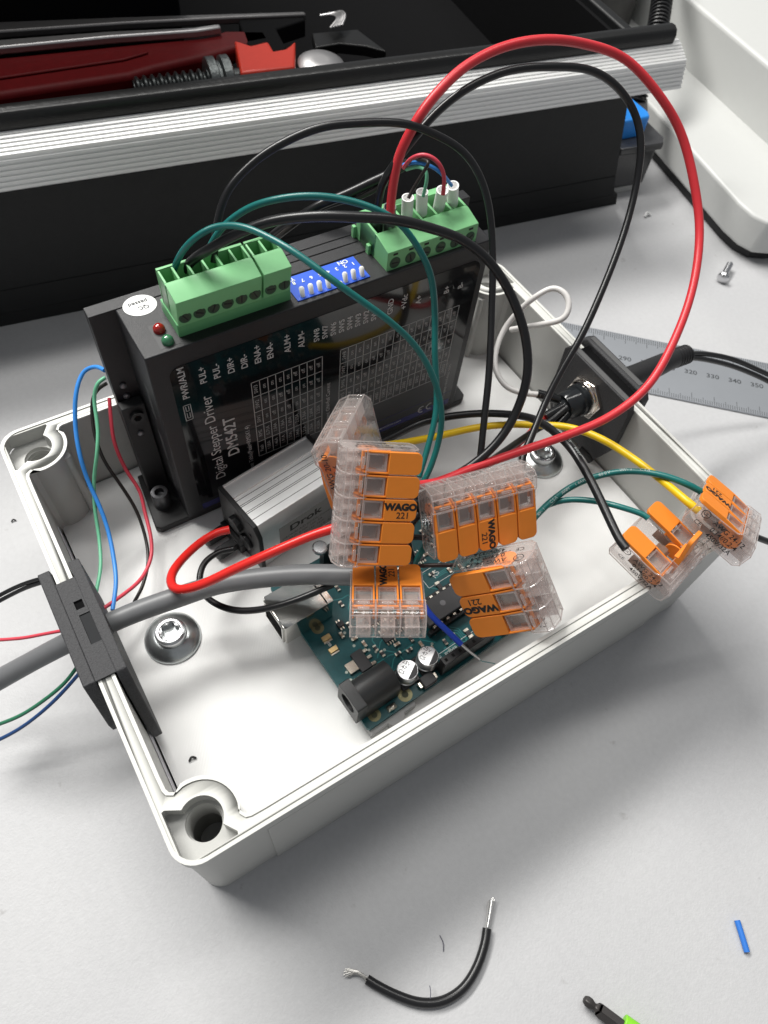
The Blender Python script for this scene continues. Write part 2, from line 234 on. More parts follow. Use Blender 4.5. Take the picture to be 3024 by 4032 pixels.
COLORS = {
 'red': mat('wire_red', (0.62, 0.035, 0.045), 0.33, bump=0.08, bscale=8),
 'bred': mat('wire_bright_red', (0.66, 0.022, 0.018), 0.30, bump=0.08, bscale=8),
 'black': mat('wire_black', (0.012, 0.012, 0.013), 0.30, bump=0.1, bscale=8),
 'green': mat('wire_teal', (0.008, 0.135, 0.125), 0.32, bump=0.08, bscale=8),
 'yellow': mat('wire_yellow', (0.76, 0.50, 0.008), 0.36),
 'grey': mat('cable_grey', (0.15, 0.153, 0.158), 0.40, bump=0.08, bscale=5),
 'white': mat('wire_white', (0.72, 0.70, 0.68), 0.35),
 'blue': mat('wire_blue', (0.045, 0.26, 0.72), 0.35),
 'dblue': mat('wire_dark_blue', (0.012, 0.055, 0.46), 0.4),
 'lgreen': mat('wire_light_green', (0.16, 0.50, 0.30), 0.35),
 'tred': mat('wire_thin_red', (0.62, 0.06, 0.09), 0.35),
 'tblack': mat('wire_thin_black', (0.025, 0.022, 0.020), 0.4),
 'ogreen': mat('wire_dull_green', (0.025, 0.16, 0.085), 0.4), 'navy': mat('wire_navy', (0.015, 0.055, 0.17), 0.4),
 'brown': mat('wire_brown', (0.05, 0.025, 0.02), 0.4),
}

# ---------------------------------------------------------------- mesh helpers
I4 = Matrix.Identity(4)
def frame(o, x, y):
    """matrix with origin o, x axis x, y axis y"""
    x = Vector(x).normalized(); y = Vector(y); z = x.cross(y).normalized(); y = z.cross(x)
    m = Matrix.Identity(4)
    for i in range(3):
        m[i][0] = x[i]; m[i][1] = y[i]; m[i][2] = z[i]
    m.translation = Vector(o); return m
class MB:
    def __init__(s, M=None, k=1.0):
        s.v = []; s.f = []; s.m = []; s.M = (M or I4) @ Matrix.Scale(k, 4)
    def add(s, vs, fs, mi=0, M=None):
        T = s.M @ (M or I4); b = len(s.v)
        s.v += [T @ Vector(v) for v in vs]
        for f in fs: s.f.append([b + i for i in f]); s.m.append(mi)
        return s
    def box(s, c, d, mi=0, M=None, taper=None):
        x, y, z = [q / 2 for q in d]; t = taper or (1, 1)
        vs = [(c[0] + sx * x * (t[0] if sz > 0 else 1), c[1] + sy * y * (t[1] if sz > 0 else 1), c[2] + sz * z) for sz in (-1, 1) for sy in (-1, 1) for sx in (-1, 1)]
        return s.add(vs, [(0, 2, 3, 1), (4, 5, 7, 6), (0, 1, 5, 4), (2, 6, 7, 3), (0, 4, 6, 2), (1, 3, 7, 5)], mi, M)
    def b2(s, p, q, mi=0, M=None):
        return s.box([(a + b) / 2 for a, b in zip(p, q)], [abs(b - a) for a, b in zip(p, q)], mi, M)
    def prism(s, poly, z0, z1, mi=0, M=None, caps=True):
        n = len(poly)
        vs = [(x, y, z0) for x, y in poly] + [(x, y, z1) for x, y in poly]
        fs = [(i, (i + 1) % n, n + (i + 1) % n, n + i) for i in range(n)]
        if caps: fs += [tuple(range(n))[::-1], tuple(range(n, 2 * n))]
        return s.add(vs, fs, mi, M)
    def lathe(s, prof, c=(0, 0, 0), axis=(0, 0, 1), n=24, mi=0, M=None, caps=True):
        ax = Vector(axis).normalized(); a = ax.orthogonal().normalized(); b = ax.cross(a); c = Vector(c)
        vs = []; fs = []
        for r, z in prof:
            for i in range(n):
                t = 2 * math.pi * i / n
                vs.append(c + ax * z + (a * math.cos(t) + b * math.sin(t)) * r)
        for j in range(len(prof) - 1):
            for i in range(n):
                fs.append((j * n + i, j * n + (i + 1) % n, (j + 1) * n + (i + 1) % n, (j + 1) * n + i))
        if caps and prof[0][0] > 1e-6: fs.append(tuple(range(n))[::-1])
        if caps and prof[-1][0] > 1e-6: fs.append(tuple(range((len(prof) - 1) * n, len(prof) * n)))
        return s.add(vs, fs, mi, M)
    def cyl(s, p, q, r, r2=None, n=20, mi=0, M=None):
        p = Vector(p); q = Vector(q); L = (q - p).length
        return s.lathe([(r, 0), (r if r2 is None else r2, L)], p, q - p, n, mi, M)
    def tube(s, pts, r, n=10, mi=0, M=None, sub=6, caps=True):
        P = smooth(pts, sub); k = len(P)
        T = [(P[min(i + 1, k - 1)] - P[max(i - 1, 0)]).normalized() for i in range(k)]
        u = T[0].orthogonal().normalized(); vs = []
        for i in range(k):
            u = (u - T[i] * u.dot(T[i])).normalized(); v = T[i].cross(u)
            rr = r(i / (k - 1)) if callable(r) else r
            for j in range(n):
                a = 2 * math.pi * j / n; vs.append(P[i] + (u * math.cos(a) + v * math.sin(a)) * rr)
        fs = [(i * n + j, i * n + (j + 1) % n, (i + 1) * n + (j + 1) % n, (i + 1) * n + j) for i in range(k - 1) for j in range(n)]
        if caps: fs += [tuple(range(n))[::-1], tuple(range((k - 1) * n, k * n))]
        return s.add(vs, fs, mi, M)
    def plate(s, loops, z0, z1, mi=0, M=None):
        """2D outline with holes, extruded from z0 to z1"""
        cu = bpy.data.curves.new('c', 'CURVE'); cu.dimensions = '2D'; cu.fill_mode = 'BOTH'
        for L in loops:
            sp = cu.splines.new('POLY'); sp.points.add(len(L) - 1)
            for p, q in zip(sp.points, L): p.co = (q[0], q[1], 0, 1)
            sp.use_cyclic_u = True
        cu.extrude = (z1 - z0) / 2
        vs, fs = curve_mesh(cu)
        zc = (z0 + z1) / 2
        return s.add([(v[0], v[1], v[2] + zc) for v in vs], fs, mi, M)
    def text(s, body, size, M, mi=0, align='CENTER', depth=0.0, space=1.0, bold=0.0, sx=1.0):
        cu = bpy.data.curves.new('t', 'FONT'); cu.body = body; cu.size = size
        cu.align_x = align; cu.align_y = 'CENTER'; cu.space_character = space
        cu.resolution_u = 3; cu.extrude = depth; cu.offset = bold
        vs, fs = curve_mesh(cu)
        return s.add([(v[0] * sx, v[1], v[2]) for v in vs], fs, mi, M)
    def build(s, name, mats, parent=None, bevel=0.0, seg=2, ang=32, smooth_=True):
        me = bpy.data.meshes.new(name)
        off = Vector((0, 0, 0))
        me.from_pydata([tuple(v) for v in s.v], [], s.f)
        if not isinstance(mats, (list, tuple)): mats = [mats]
        for m_ in mats: me.materials.append(m_)
        me.polygons.foreach_set('material_index', s.m)
        bm = bmesh.new(); bm.from_mesh(me)
        bmesh.ops.remove_doubles(bm, verts=bm.verts, dist=1e-5)
        bmesh.ops.recalc_face_normals(bm, faces=bm.faces)
        for e in bm.edges:
            if len(e.link_faces) == 2:
                e.smooth = e.calc_face_angle(0) < R(ang)
        for f in bm.faces: f.smooth = smooth_
        bm.to_mesh(me); bm.free(); me.update()
        o = bpy.data.objects.new(name, me); col.objects.link(o)
        if parent is not None: attach(o, parent)
        if bevel:
            b = o.modifiers.new('bevel', 'BEVEL'); b.width = bevel; b.segments = seg; b.limit_method = 'ANGLE'; b.angle_limit = R(35)
        return o
def curve_mesh(cu):
    o = bpy.data.objects.new('tmp', cu); col.objects.link(o)
    bpy.context.view_layer.update()
    dg = bpy.context.evaluated_depsgraph_get()
    me = bpy.data.meshes.new_from_object(o.evaluated_get(dg))
    vs = [tuple(v.co) for v in me.vertices]; fs = [tuple(p.vertices) for p in me.polygons]
    bpy.data.objects.remove(o); bpy.data.meshes.remove(me)
    try: bpy.data.curves.remove(cu)
    except Exception: pass
    return vs, fs
def smooth(pts, sub=6):
    P = [Vector(p) for p in pts]
    if len(P) < 3 or sub <= 1: return P
    Q = [P[0] * 2 - P[1]] + P + [P[-1] * 2 - P[-2]]; out = []
    for i in range(1, len(Q) - 2):
        for j in range(sub):
            t = j / sub; a, b, c, d = Q[i - 1], Q[i], Q[i + 1], Q[i + 2]
            out.append(0.5 * ((2 * b) + (c - a) * t + (2 * a - 5 * b + 4 * c - d) * t * t + (3 * b - a - 3 * c + d) * t ** 3))
    out.append(P[-1]); 
    for _ in range(3):
        out = [out[0]] + [(out[i - 1] + out[i] * 2 + out[i + 1]) / 4 for i in range(1, len(out) - 1)] + [out[-1]]
    return out
def world_of(o):
    m = o.matrix_basis.copy()
    if o.parent: m = world_of(o.parent) @ o.matrix_parent_inverse @ m
    return m
def attach(o, parent):
    o.parent = parent; o.matrix_parent_inverse = world_of(parent).inverted()
def tag(o, label, cat, group=None, kind=None):
    if label: o['label'] = label
    if cat: o['category'] = cat
    if group: o['group'] = group
    if kind: o['kind'] = kind
    return o
def thing(name, loc, label, cat, group=None):
    o = bpy.data.objects.new(name, None); col.objects.link(o); o.location = loc
    o.empty_display_size = 0.5
    return tag(o, label, cat, group)
def Zt(x, y, z, rot=0):  # text frame lying flat, rotated about z
    return Matrix.Translation((x, y, z)) @ Matrix.Rotation(rot, 4, 'Z')
def rrect(x0, y0, x1, y1, r, n=6):
    out = []
    for cx, cy, a in ((x1 - r, y0 + r, -90), (x1 - r, y1 - r, 0), (x0 + r, y1 - r, 90), (x0 + r, y0 + r, 180)):
        for i in range(n + 1):
            t = R(a + 90 * i / n); out.append((cx + r * math.cos(t), cy + r * math.sin(t)))
    return out
def circ(cx, cy, r, n=32): return [(cx + r * math.cos(2 * math.pi * i / n), cy + r * math.sin(2 * math.pi * i / n)) for i in range(n)]

# ================================================================ the setting
t = MB(); t.add([(-160, -16, 0), (220, -16, 0), (220, 220, 0), (-160, 220, 0)], [(0, 1, 2, 3)])
tag(t.build('tabletop', table_mat()), 'light grey laminate tabletop', None, kind='structure')

# ================================================================ enclosure
W, D, H = 18.5, 13.56, 5.38
ZF = 2.26
def outer(i=0.0): return rrect(i, i, W - i, D - i, 0.62 - i * 0.5, 8)
HC = 0.86
def inner(i=0.0):
    """inner outline; runs round the four screw bosses in an S-curve; i moves it into the wall"""
    wt = 0.42 - i; rb = 0.84 + i
    loc = []
    # corner-local path from (x far, wt) to (wt, y far)
    e = 1.82
    loc.append((e + 0.35, wt))
    loc.append((e + 0.02, wt + 0.01)); loc.append((e - 0.08 - i * .3, wt + 0.05)); loc.append((e - 0.17 - i * .3, wt + 0.20))
    for a in range(-8, 99, 8):
        tt = R(a); loc.append((HC + rb * math.cos(tt) , HC + rb * math.sin(tt) ))
    loc.append((wt + 0.20, e - 0.17 - i * .3)); loc.append((wt + 0.05, e - 0.08 - i * .3)); loc.append((wt + 0.01, e + 0.02)); loc.append((wt, e + 0.35))
    out = []
    # go round: A(0,0) path reversed orientation handled by mirroring
    A = [(x, y) for x, y in loc]
    B = [(x, D - y) for x, y in loc][::-1]
    C_ = [(W - x, D - y) for x, y in loc]
    D_ = [(W - x, y) for x, y in loc][::-1]
    return A + B + C_ + D_
def pocket():
    w_ = 0.15; loc = [(w_ + 0.12, w_), (1.42, w_), (1.44, 0.22)]
    rb = 0.50
    for a in range(-42, 133, 10):
        tt = R(a); loc.append((HC + rb * math.cos(tt), HC + rb * math.sin(tt)))
    loc += [(0.22, 1.44), (w_, 1.42), (w_, w_ + 0.12)]
    A = loc; B = [(x, D - y) for x, y in loc]; C_ = [(W - x, D - y) for x, y in loc]; D_ = [(W - x, y) for x, y in loc]
    return [A, B, C_, D_]
HOLES = [(HC, HC), (HC, D - HC), (W - HC, D - HC), (W - HC, HC)]
enc = thing('enclosure', (W / 2, D / 2, 0), 'open white plastic enclosure box holding the circuit boards and driver', 'box')
# low walls carry a draft: the foot is slightly smaller
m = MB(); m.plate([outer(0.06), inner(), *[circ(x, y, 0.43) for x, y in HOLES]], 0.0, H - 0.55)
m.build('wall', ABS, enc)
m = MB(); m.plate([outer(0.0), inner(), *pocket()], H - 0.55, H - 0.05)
m.build('upper_wall', ABS, enc)
m = MB(); m.plate([outer(0.0), inner(), *pocket()], H - 0.05, H - 0.03)
# raised beads either side of the gasket channel
m.plate([outer(0.0), outer(0.09), ], H - 0.03, H)
m.plate([inner(0.09), inner(0.0)], H - 0.03, H + 0.005)
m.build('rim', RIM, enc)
# gasket land between the beads
m = MB()
m.plate([rrect(.16, .16, W - .16, D - .16, .5, 8), inner(0.14), *[[(x, y) for x, y in p] for p in []]], H - 0.028, H - 0.024) if False else None
m = MB(); m.add([(0.3, 0.3, 0.05), (W - .3, 0.3, 0.05), (W - .3, D - .3, 0.05), (0.3, D - .3, 0.05)], [(0, 1, 2, 3)])
m.build('bottom', ABS, enc)
for x, y in HOLES:
    m = MB()
    for q in range(7):
        z = H - 0.68 - q * 0.16
        m.lathe([(0.432, -0.03), (0.395, 0), (0.432, 0.03)], (x, y, z), n=28, caps=False)
    m.build('screw_thread', ABS, enc)
# mould line step on the front wall
m = MB(); m.b2((2.05, -0.0, 0.02), (W - 2.05, 0.055, H - 0.62)); m.build('front_panel_face', ABS, enc, bevel=0.02)
# tiny locating pips on the bosses
for a, b, r1, r2 in (((1.62, D - 1.42, 2.3), (1.56, D - 1.36, 5.1), .13, .12), ((1.58, 1.44, 2.3), (1.52, 1.40, 5.0), .12, .11), ((W - 1.66, D - 1.42, 2.3), (W - 1.58, D - 1.36, 5.1), .12, .11)):
    m = MB(); m.cyl(a, b, r1, r2, 12); m.build('locating_rib', ABS, enc)
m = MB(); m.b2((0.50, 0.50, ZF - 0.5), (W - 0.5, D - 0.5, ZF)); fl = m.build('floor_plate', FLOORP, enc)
m = MB(); m.b2((0.435, 2.2, ZF - 0.02), (0.455, D - 2.2, ZF + 0.9)); m.build('wall_liner', mat('liner_grey', (0.45, 0.44, 0.47), 0.5), enc)  # plain grey strip on the left inner wall

# flange bolts on the floor of the box
def flange_bolt(loc, label):
    t = thing('flange_bolt', loc, label, 'bolt', 'zinc flange bolts in the box floor')
    x, y, z = loc
    m = MB(); m.lathe([(0.0, 0), (0.80, 0), (0.83, 0.03), (0.82, 0.07), (0.77, 0.12), (0.66, 0.19), (0.53, 0.245), (0.455, 0.27)], loc, n=40); m.build('flange', ZINC, t)
    m = MB(); m.lathe([(0.455, 0.25), (0.46, 0.44), (0.44, 0.50), (0.37, 0.53), (0.33, 0.525), (0.31, 0.50)], loc, n=40, caps=False)
    # torx recess wall and floor; shade is painted into the dark floor
    star = []
    for i in range(24):
        a = 2 * math.pi * i / 24; rr = 0.27 + 0.035 * math.cos(6 * a); star.append((x + rr * math.cos(a), y + rr * math.sin(a)))
    n = len(star); outr = [(x + 0.31 * math.cos(2 * math.pi * i / n), y + 0.31 * math.sin(2 * math.pi * i / n)) for i in range(n)]
    vs = [(a, b, z + .50) for a, b in outr] + [(a, b, z + .49) for a, b in star] + [(x + (a - x) * .85, y + (b - y) * .85, z + .22) for a, b in star]
    fs = [(i, (i + 1) % n, n + (i + 1) % n, n + i) for i in range(n)] + [(n + i, n + (i + 1) % n, 2 * n + (i + 1) % n, 2 * n + i) for i in range(n)] 
    m.add(vs, fs); m.add([(a, b, c_ + .001) for a, b, c_ in vs[2 * n:]], [tuple(range(n))], 1); m.build('torx_head', [mat('zinc_bright', (0.62, 0.63, 0.64), 0.24, 1.0, var=0.2, scale=8), mat('recess_shade', (.05, .06, .06), .6, .3)], t)
flange_bolt((2.06, 6.62, ZF), 'zinc flange bolt with torx head left, beside the grey cable')
flange_bolt((16.2, 6.55, ZF), 'zinc flange bolt with torx head near the power socket, partly under the red wire')

# ================================================================ cable clamp in the left wall
g = thing('cable_clamp', (0.1, 6.7, 3.2), 'black 3D-printed cable clamp over the left wall of the box', 'cable clamp')
def fl_poly(y0t, y1t, y0b, y1b, zt, zb): return [(y0t, zt), (y1t, zt), (y1b, zb), (y0b, zb)]
YZ = frame((0, 0, 0), (0, 1, 0), (0, 0, 1))   # local x->world y, local y->world z, local z->world x
m = MB(M=YZ); m.prism([(4.98, 5.47), (8.47, 5.47), (8.62, 4.6), (8.5, 3.0), (4.6, 3.0), (4.52, 3.6)], -0.34, -0.03); m.build('outer_flange', PRINTB, g, bevel=0.03)
m = MB(M=YZ); m.plate([[(4.98, 5.45), (8.48, 5.45), (8.6, 2.75), (3.95, 2.75), (3.95, 3.4), (4.6, 5.0)]], 0.47, 0.74); m.build('inner_flange', PRINTB, g, bevel=0.03)
m = MB()
for y0, y1, xa, xb in ((4.99, 5.95, -.029, .469), (5.95, 6.85, -.029, .20), (6.85, 7.02, -.029, .469), (7.02, 7.28, -.029, .20), (7.02, 7.28, .42, .469), (7.28, 7.98, -.029, .469)):
    m.b2((xa, y0 + .0005, 5.40), (xb, y1 - .0005, 5.455))
m.build('bridge', PRINTB, g)
m = MB(); m.b2((-.02, 5.0, 5.30), (.46, 7.97, 5.40)); m.build('slot_shade', BLKMATT, g)  # matt black sheet painting in the shade of the slot
m = MB(); m.b2((.205, 5.955, 5.401), (.469, 6.845, 5.425)); m.build('inner_web', mat('web_smooth', (.022, .023, .025), .7, spec=.2), g)

# ================================================================ stepper driver
X0, X1, YF, ZT, ZB = 4.13, 14.70, 10.11, 9.76, 2.55
dr = thing('stepper_driver', (9.4, 11.3, ZF), 'black stepper driver standing upright in the box with green terminals on top', 'motor driver')
m = MB(); m.b2((X0, YF, ZB), (X1, 12.08, ZT)); m.build('cover', TEXB, dr, bevel=0.035)
m = MB(); m.b2((3.45, 12.10, ZB + .05), (15.32, 12.50, ZT - .01)); m.b2((X0 + .1, 12.08, ZB + .1), (X1 - .1, 12.11, ZT - .05)); m.build('heat_sink', TEXB, dr, bevel=0.03)
m = MB(); m.prism([(3.06, 10.32), (3.2, 10.18), (X1 + .45, 10.14), (15.36, 10.3), (15.42, 11.2), (14.9, 12.5), (3.3, 12.5)], ZF + 0.005, ZF + 0.27)
m.b2((3.42, 11.72, ZF + .27), (X0 - .02, 12.09, 6.6)); m.build('mounting_bracket', mat('bracket_black', (0.02, 0.02, 0.021), 0.55, bump=0.3, bscale=30), dr, bevel=0.04)
for (x, y, z0, z1, r) in ((3.62, 11.05, ZF + .27, 3.22, .28),):
    m = MB(); m.lathe([(r, 0), (r, z1 - z0 - .04), (r * .93, z1 - z0), (r * .55, z1 - z0), (r * .5, z1 - z0 - .18), (0.0, z1 - z0 - .2)], (x, y, z0), n=28)
    m.build('socket_screw', mat('black_oxide', (0.09, 0.09, 0.095), 0.35, 0.7), dr)
m = MB(); m.cyl((3.78, 11.72, 6.2), (3.78, 11.60, 6.2), .21, mi=0, n=24); m.cyl((3.78, 11.60, 6.2), (3.78, 11.59, 6.2), .12, n=6, mi=1)
m.build('button_screw', [BLK, BLKMATT], dr)
for z in (7.15, 6.72, 5.45):
    m = MB(); m.lathe([(.10, 0), (.09, .05), (0.0, .09)], (3.74, 12.09 if z > 6.65 else 11.71, z), (0, -1, 0), 14)
    m.build('rivet', mat('rivet', (0.18, 0.18, 0.19), 0.35, 0.6), dr)
# perforated side vents (rows of tiny holes printed as dots on the left cheek)
m = MB()
for zc in (8.05, 6.1, 4.6):
    for i in range(3):
        for j in range(18):
            m.b2((X0 - 0.004, 10.75 + i * .1, zc - j * .07), (X0 + .01, 10.79 + i * .1, zc - j * .07 + .035))
m.build('vent_mesh', mat('vent_grey', (0.10, 0.10, 0.105), 0.5), dr)
# glossy front label and its printing
LB = MB(M=YZ)
lab_poly = rrect(4.62, 2.72, 14.45, 9.18, 0.32, 6)
XZ = frame((0, 0, 0), (1, 0, 0), (0, 0, 1))   # local x->x, y->z, z-> -y
m = MB(M=XZ); m.prism(lab_poly, -YF - 0.0005 + 0, -YF + 0.012)
def up(x, z, size, s, mi, align='LEFT', **k):
    """text on the front face reading upwards"""
    M = Matrix.Translation((x, z, -YF + 0.0135)) @ Matrix.Rotation(R(90), 4, 'Z')
    ink.text(s, size, M, mi, align, **k)
ink = m
for (x, s) in ((4.93, 'PWR/ALM'), (5.47, 'PUL+'), (5.86, 'PUL-'), (6.27, 'DIR+'), (6.66, 'DIR-'), (7.06, 'ENA+'), (7.43, 'ENA-'), (7.96, 'ALM+'), (8.39, 'ALM-')):
    up(x, 7.95 if s[0] == 'P' and len(s) > 5 else 8.28, 0.27, s, 1, bold=0.004)
for i in range(8): up(8.87 + i * 0.268, 8.29, 0.245, 'SW%d' % (8 - i), 1, bold=0.004)
for x, s in ((11.30, 'GND'), (11.78, '+Vdc'), (12.30, 'A+'), (12.80, 'A-'), (13.32, 'B+'), (13.84, 'B-')): up(x, 8.30, 0.26, s, 1, bold=0.004)
up(5.45, 3.95, 0.46, 'Digital Stepper Driver', 1, sx=0.93); up(5.99, 4.82, 0.52, 'DM542T', 1, bold=0.007, sx=0.95)
up(6.50, 3.4, 0.21, 'Current Table(Peak=RMSX1.4)', 1, sx=0.95); up(9.27, 3.2, 0.20, 'SW4: OFF=Half Current, ON=Full Current', 1, sx=0.9)
up(14.1, 3.1, 0.17, 'Microstep resolution table', 2)
def line(x0, z0, x1, z1, w=0.024, mi=2): ink.b2((min(x0, x1) - w / 2, min(z0, z1) - w / 2, -YF + 0.0125), (max(x0, x1) + w / 2, max(z0, z1) + w / 2, -YF + 0.0150), mi)
# table one: nine columns of current settings
xs = [6.78 + 0.2522 * i for i in range(10)]; zs = [7.63, 7.03, 6.36, 5.72, 4.98, 4.25]
for x in xs: line(x, zs[-1], x, zs[0])
for z in zs: line(xs[0], z, xs[-1], z)
rows = [('Peak', 'RMS', 'SW1', 'SW2', 'SW3')] + [(a, b, 'off' if i & 1 else 'on', 'off' if i & 2 else 'on', 'off' if i & 4 else 'on') for i, (a, b) in enumerate((('1.00A', '0.71A'), ('1.46A', '1.04A'), ('1.91A', '1.36A'), ('2.37A', '1.69A'), ('2.84A', '2.03A'), ('3.31A', '2.36A'), ('3.76A', '2.69A'), ('4.50A', '3.20A')))]
for i, r_ in enumerate(rows):
    for j, s in enumerate(r_[::-1]): up(xs[i] + 0.126, (zs[j] + zs[j + 1]) / 2, 0.175, s, 2, 'CENTER')
xs = [9.66 + 0.2682 * i for i in range(17)]; zs = [7.60, 7.02, 6.42, 5.82, 5.22, 4.45]
for x in xs: line(x, zs[-1], x, zs[0])
for z in zs: line(xs[0], z, xs[-1], z)
steps = ('Pulse', '400', '800', '1600', '3200', '6400', '12800', '25600', '1000', '2000', '4000', '5000', '8000', '10000', '20000', '25000')
for i, s0 in enumerate(steps):
    r_ = (s0, 'SW5', 'SW6', 'SW7', 'SW8') if i == 0 else (s0,) + tuple('off' if (i >> q) & 1 else 'on' for q in range(4))
    for j, s in enumerate(r_[::-1]): up(xs[i] + 0.134, (zs[j] + zs[j + 1]) / 2, 0.175, s, 2, 'CENTER')
# dark blue band with CE mark and web address
ink.b2((4.66, 2.74, -YF + 0.0125), (14.4, 3.02, -YF + 0.0135), 3)
line(9.3, 3.42, 14.4, 3.42, 0.02, 3)
def ce_arc(cx, cz, r, a0, a1, w=0.035):
    pts = [(cx + r * math.cos(R(a0 + (a1 - a0) * i / 14)), cz + r * math.sin(R(a0 + (a1 - a0) * i / 14))) for i in range(15)]
    o_ = [(cx + (x - cx) * (1 + w / r), cz + (z - cz) * (1 + w / r)) for x, z in pts]
    ink.prism(pts + o_[::-1], -YF + 0.0125, -YF + 0.015, 1)
ce_arc(13.55, 3.05, 0.13, 70, 290); ce_arc(13.2, 3.05, 0.13, 70, 290); ink.b2((13.08, 3.035, -YF + .0125), (13.2, 3.065, -YF + .015), 1)
ink.text('www.omc-stepperonline.com', 0.17, Matrix.Translation((11.3, 2.94, -YF + 0.0145)), 2)
# pulse symbol beside PWR/ALM
line(4.78, 7.72, 4.98, 7.72); line(4.78, 7.12, 4.98, 7.12); line(4.78, 7.12, 4.78, 7.72); line(4.98, 7.12, 4.98, 7.72)
line(4.84, 7.2, 4.92, 7.2); line(4.84, 7.2, 4.84, 7.4); line(4.92, 7.2, 4.92, 7.4); line(4.84, 7.48, 4.92, 7.48); line(4.84, 7.48, 4.84, 7.66); line(4.92, 7.48, 4.92, 7.66)
m.build('front_label', [LABEL, INK, GREY_INK, mat('label_blue', (0.03, 0.03, 0.13), 0.15)], dr, smooth_=False)

# green terminal blocks.  profile in (y, z)
def terminal(name, x0, n, pitch, prof, hole, wall, front_y, scr_z, scr_r, slots, label=None):
    """prof: side outline; hole = (y0, y1, ztop, zbot) wire entries on top"""
    x1 = x0 + n * pitch
    m = MB(M=YZ)
    y0, y1, zt, zb = hole
    lo = [p for p in prof]
    # cut the body into the front wedge, the back wall and cross walls so that the entries are real wells
    front = [p for p in lo if p[0] <= y0 + 1e-6]
    m.prism(front + [(y0, zt), (y0, lo[-1][1])] if False else front_poly(lo, y0), x0, x1, 0)
    m.prism(back_poly(lo, y1), x0, x1, 0)
    m.prism([(y0, lo[0][1]), (y1, lo[0][1]), (y1, zb), (y0, zb)], x0, x1, 0)
    for i in range(n + 1):
        xc = x0 + i * pitch; a = xc - wall / 2 if 0 < i < n else (xc if i == 0 else xc - wall)
        m.prism([(y0, zb), (y1, zb), (y1, z_at(lo, y1)), (y0, z_at(lo, y0))], a, a + wall, 0)
    b = m.build(name, [TGREEN, TGREEN_D], dr, bevel=0.012)
    for i in range(n):
        xc = x0 + (i + .5) * pitch
        s = MB(); s.cyl((xc, front_y - 0.008, scr_z), (xc, front_y + .06, scr_z), scr_r, n=22, mi=0)
        s.cyl((xc, front_y - 0.014, scr_z), (xc, front_y, scr_z), scr_r * .74, n=20, mi=1)
        a = rnd.uniform(0, 3.1); Q = Matrix.Translation((xc, front_y - 0.016, scr_z)) @ Matrix.Rotation(a, 4, 'Y')
        s.box((0, 0, 0), (scr_r * 1.3, 0.01, scr_r * .22), 2, Q)
        if slots: s.b2((xc - .07, front_y - .006, slots), (xc + .07, front_y + .02, slots + .055), 2)
        so = s.build('clamp_screw', [TGREEN_D if slots and scr_r > .15 else TGREEN, mat('screw_dark', (0.05, 0.08, 0.055), 0.4, 0.5), INKB], b)
    return b
def z_at(prof, y):
    best = -1e9
    n = len(prof)
    for i in range(n):
        (a, za), (b, zb) = prof[i], prof[(i + 1) % n]
        if min(a, b) - 1e-9 <= y <= max(a, b) + 1e-9:
            if abs(a - b) < 1e-9: z = max(za, zb)
            else: z = za + (zb - za) * (y - a) / (b - a)
            best = max(best, z)
    return best
def front_poly(prof, y): 
    zb = min(p[1] for p in prof)
    P = [p for p in prof if p[0] < y - 1e-6]
    return P + [(y, z_at(prof, y)), (y, zb)]
def back_poly(prof, y):
    zb = min(p[1] for p in prof)
    P = [p for p in prof if p[0] > y + 1e-6]
    return [(y, zb), (y, z_at(prof, y))] + P
PL = [(10.40, 10.12), (10.26, 10.95), (10.74, 11.10), (11.42, 11.13), (11.42, 10.12)]
PL = [(10.40, 10.12), (10.26, 10.95), (10.74, 11.10), (11.42, 11.13), (11.40, 10.12)]
terminal('signal_terminal', 5.20, 6, 0.372, PL, (10.86, 11.32, 11.13, 10.45), 0.06, 10.345, 10.40, .160, 10.70)
terminal('alarm_terminal', 7.49, 2, 0.381, PL, (10.86, 11.32, 11.13, 10.45), 0.06, 10.345, 10.40, .160, 10.70)
m = MB(); m.b2((5.17, 10.44, ZT - .02), (8.28, 11.52, 10.14)); m.build('terminal_header', mat('header_green', (0.13, 0.40, 0.17), 0.45), dr, bevel=0.015)
PR = [(10.26, 9.68), (10.28, 10.34), (10.84, 10.50), (11.95, 10.56), (11.95, 9.68)]
terminal('power_terminal', 11.15, 6, 0.508, PR, (10.96, 11.72, 10.56, 9.95), 0.075, 10.27, 9.97, .175, 10.215)
m = MB(); m.b2((11.05, 11.1, ZT - .3), (11.15, 11.25, ZT + .28)); m.build('terminal_key', TGREEN, dr, bevel=.02); m = MB(); m.b2((11.05, 12.0 - .08, ZT - .3), (11.15, 12.05, ZT + .35)); m.build('terminal_key', TGREEN, dr, bevel=.02)
# dip switch
m = MB(); m.b2((8.40, 10.27, ZT - .05), (10.62, 11.2, ZT + .03), 0)
for i, s in enumerate('12345678'):
    m.text(s, 0.17, Zt(10.46 - i * 0.262, 10.93, ZT + .042, R(180)), 1, bold=0.006)
m.text('ON', 0.20, Zt(10.22, 11.10, ZT + .042, R(180)), 1, bold=.005); m.text('YK', 0.18, Zt(8.60, 11.08, ZT + .042, R(180)), 1, bold=.005)
ds = m.build('dip_switch', [mat('dip_blue', (0.03, 0.11, 0.62), 0.35), SILK], dr)
for i in range(8):
    x = 10.44 - i * 0.262; down = i == 3
    s = MB(); a = (x, 10.38, ZT + .02); b = (x, 10.46 if not down else 10.22, ZT + (.24 if not down else .18))
    s.cyl(a, b, .062, .072, 10); s.lathe([(.072, 0), (.05, .03), (0.0, .045)], b, Vector(b) - Vector(a), 10); s.build('switch_lever', WHITE, ds)
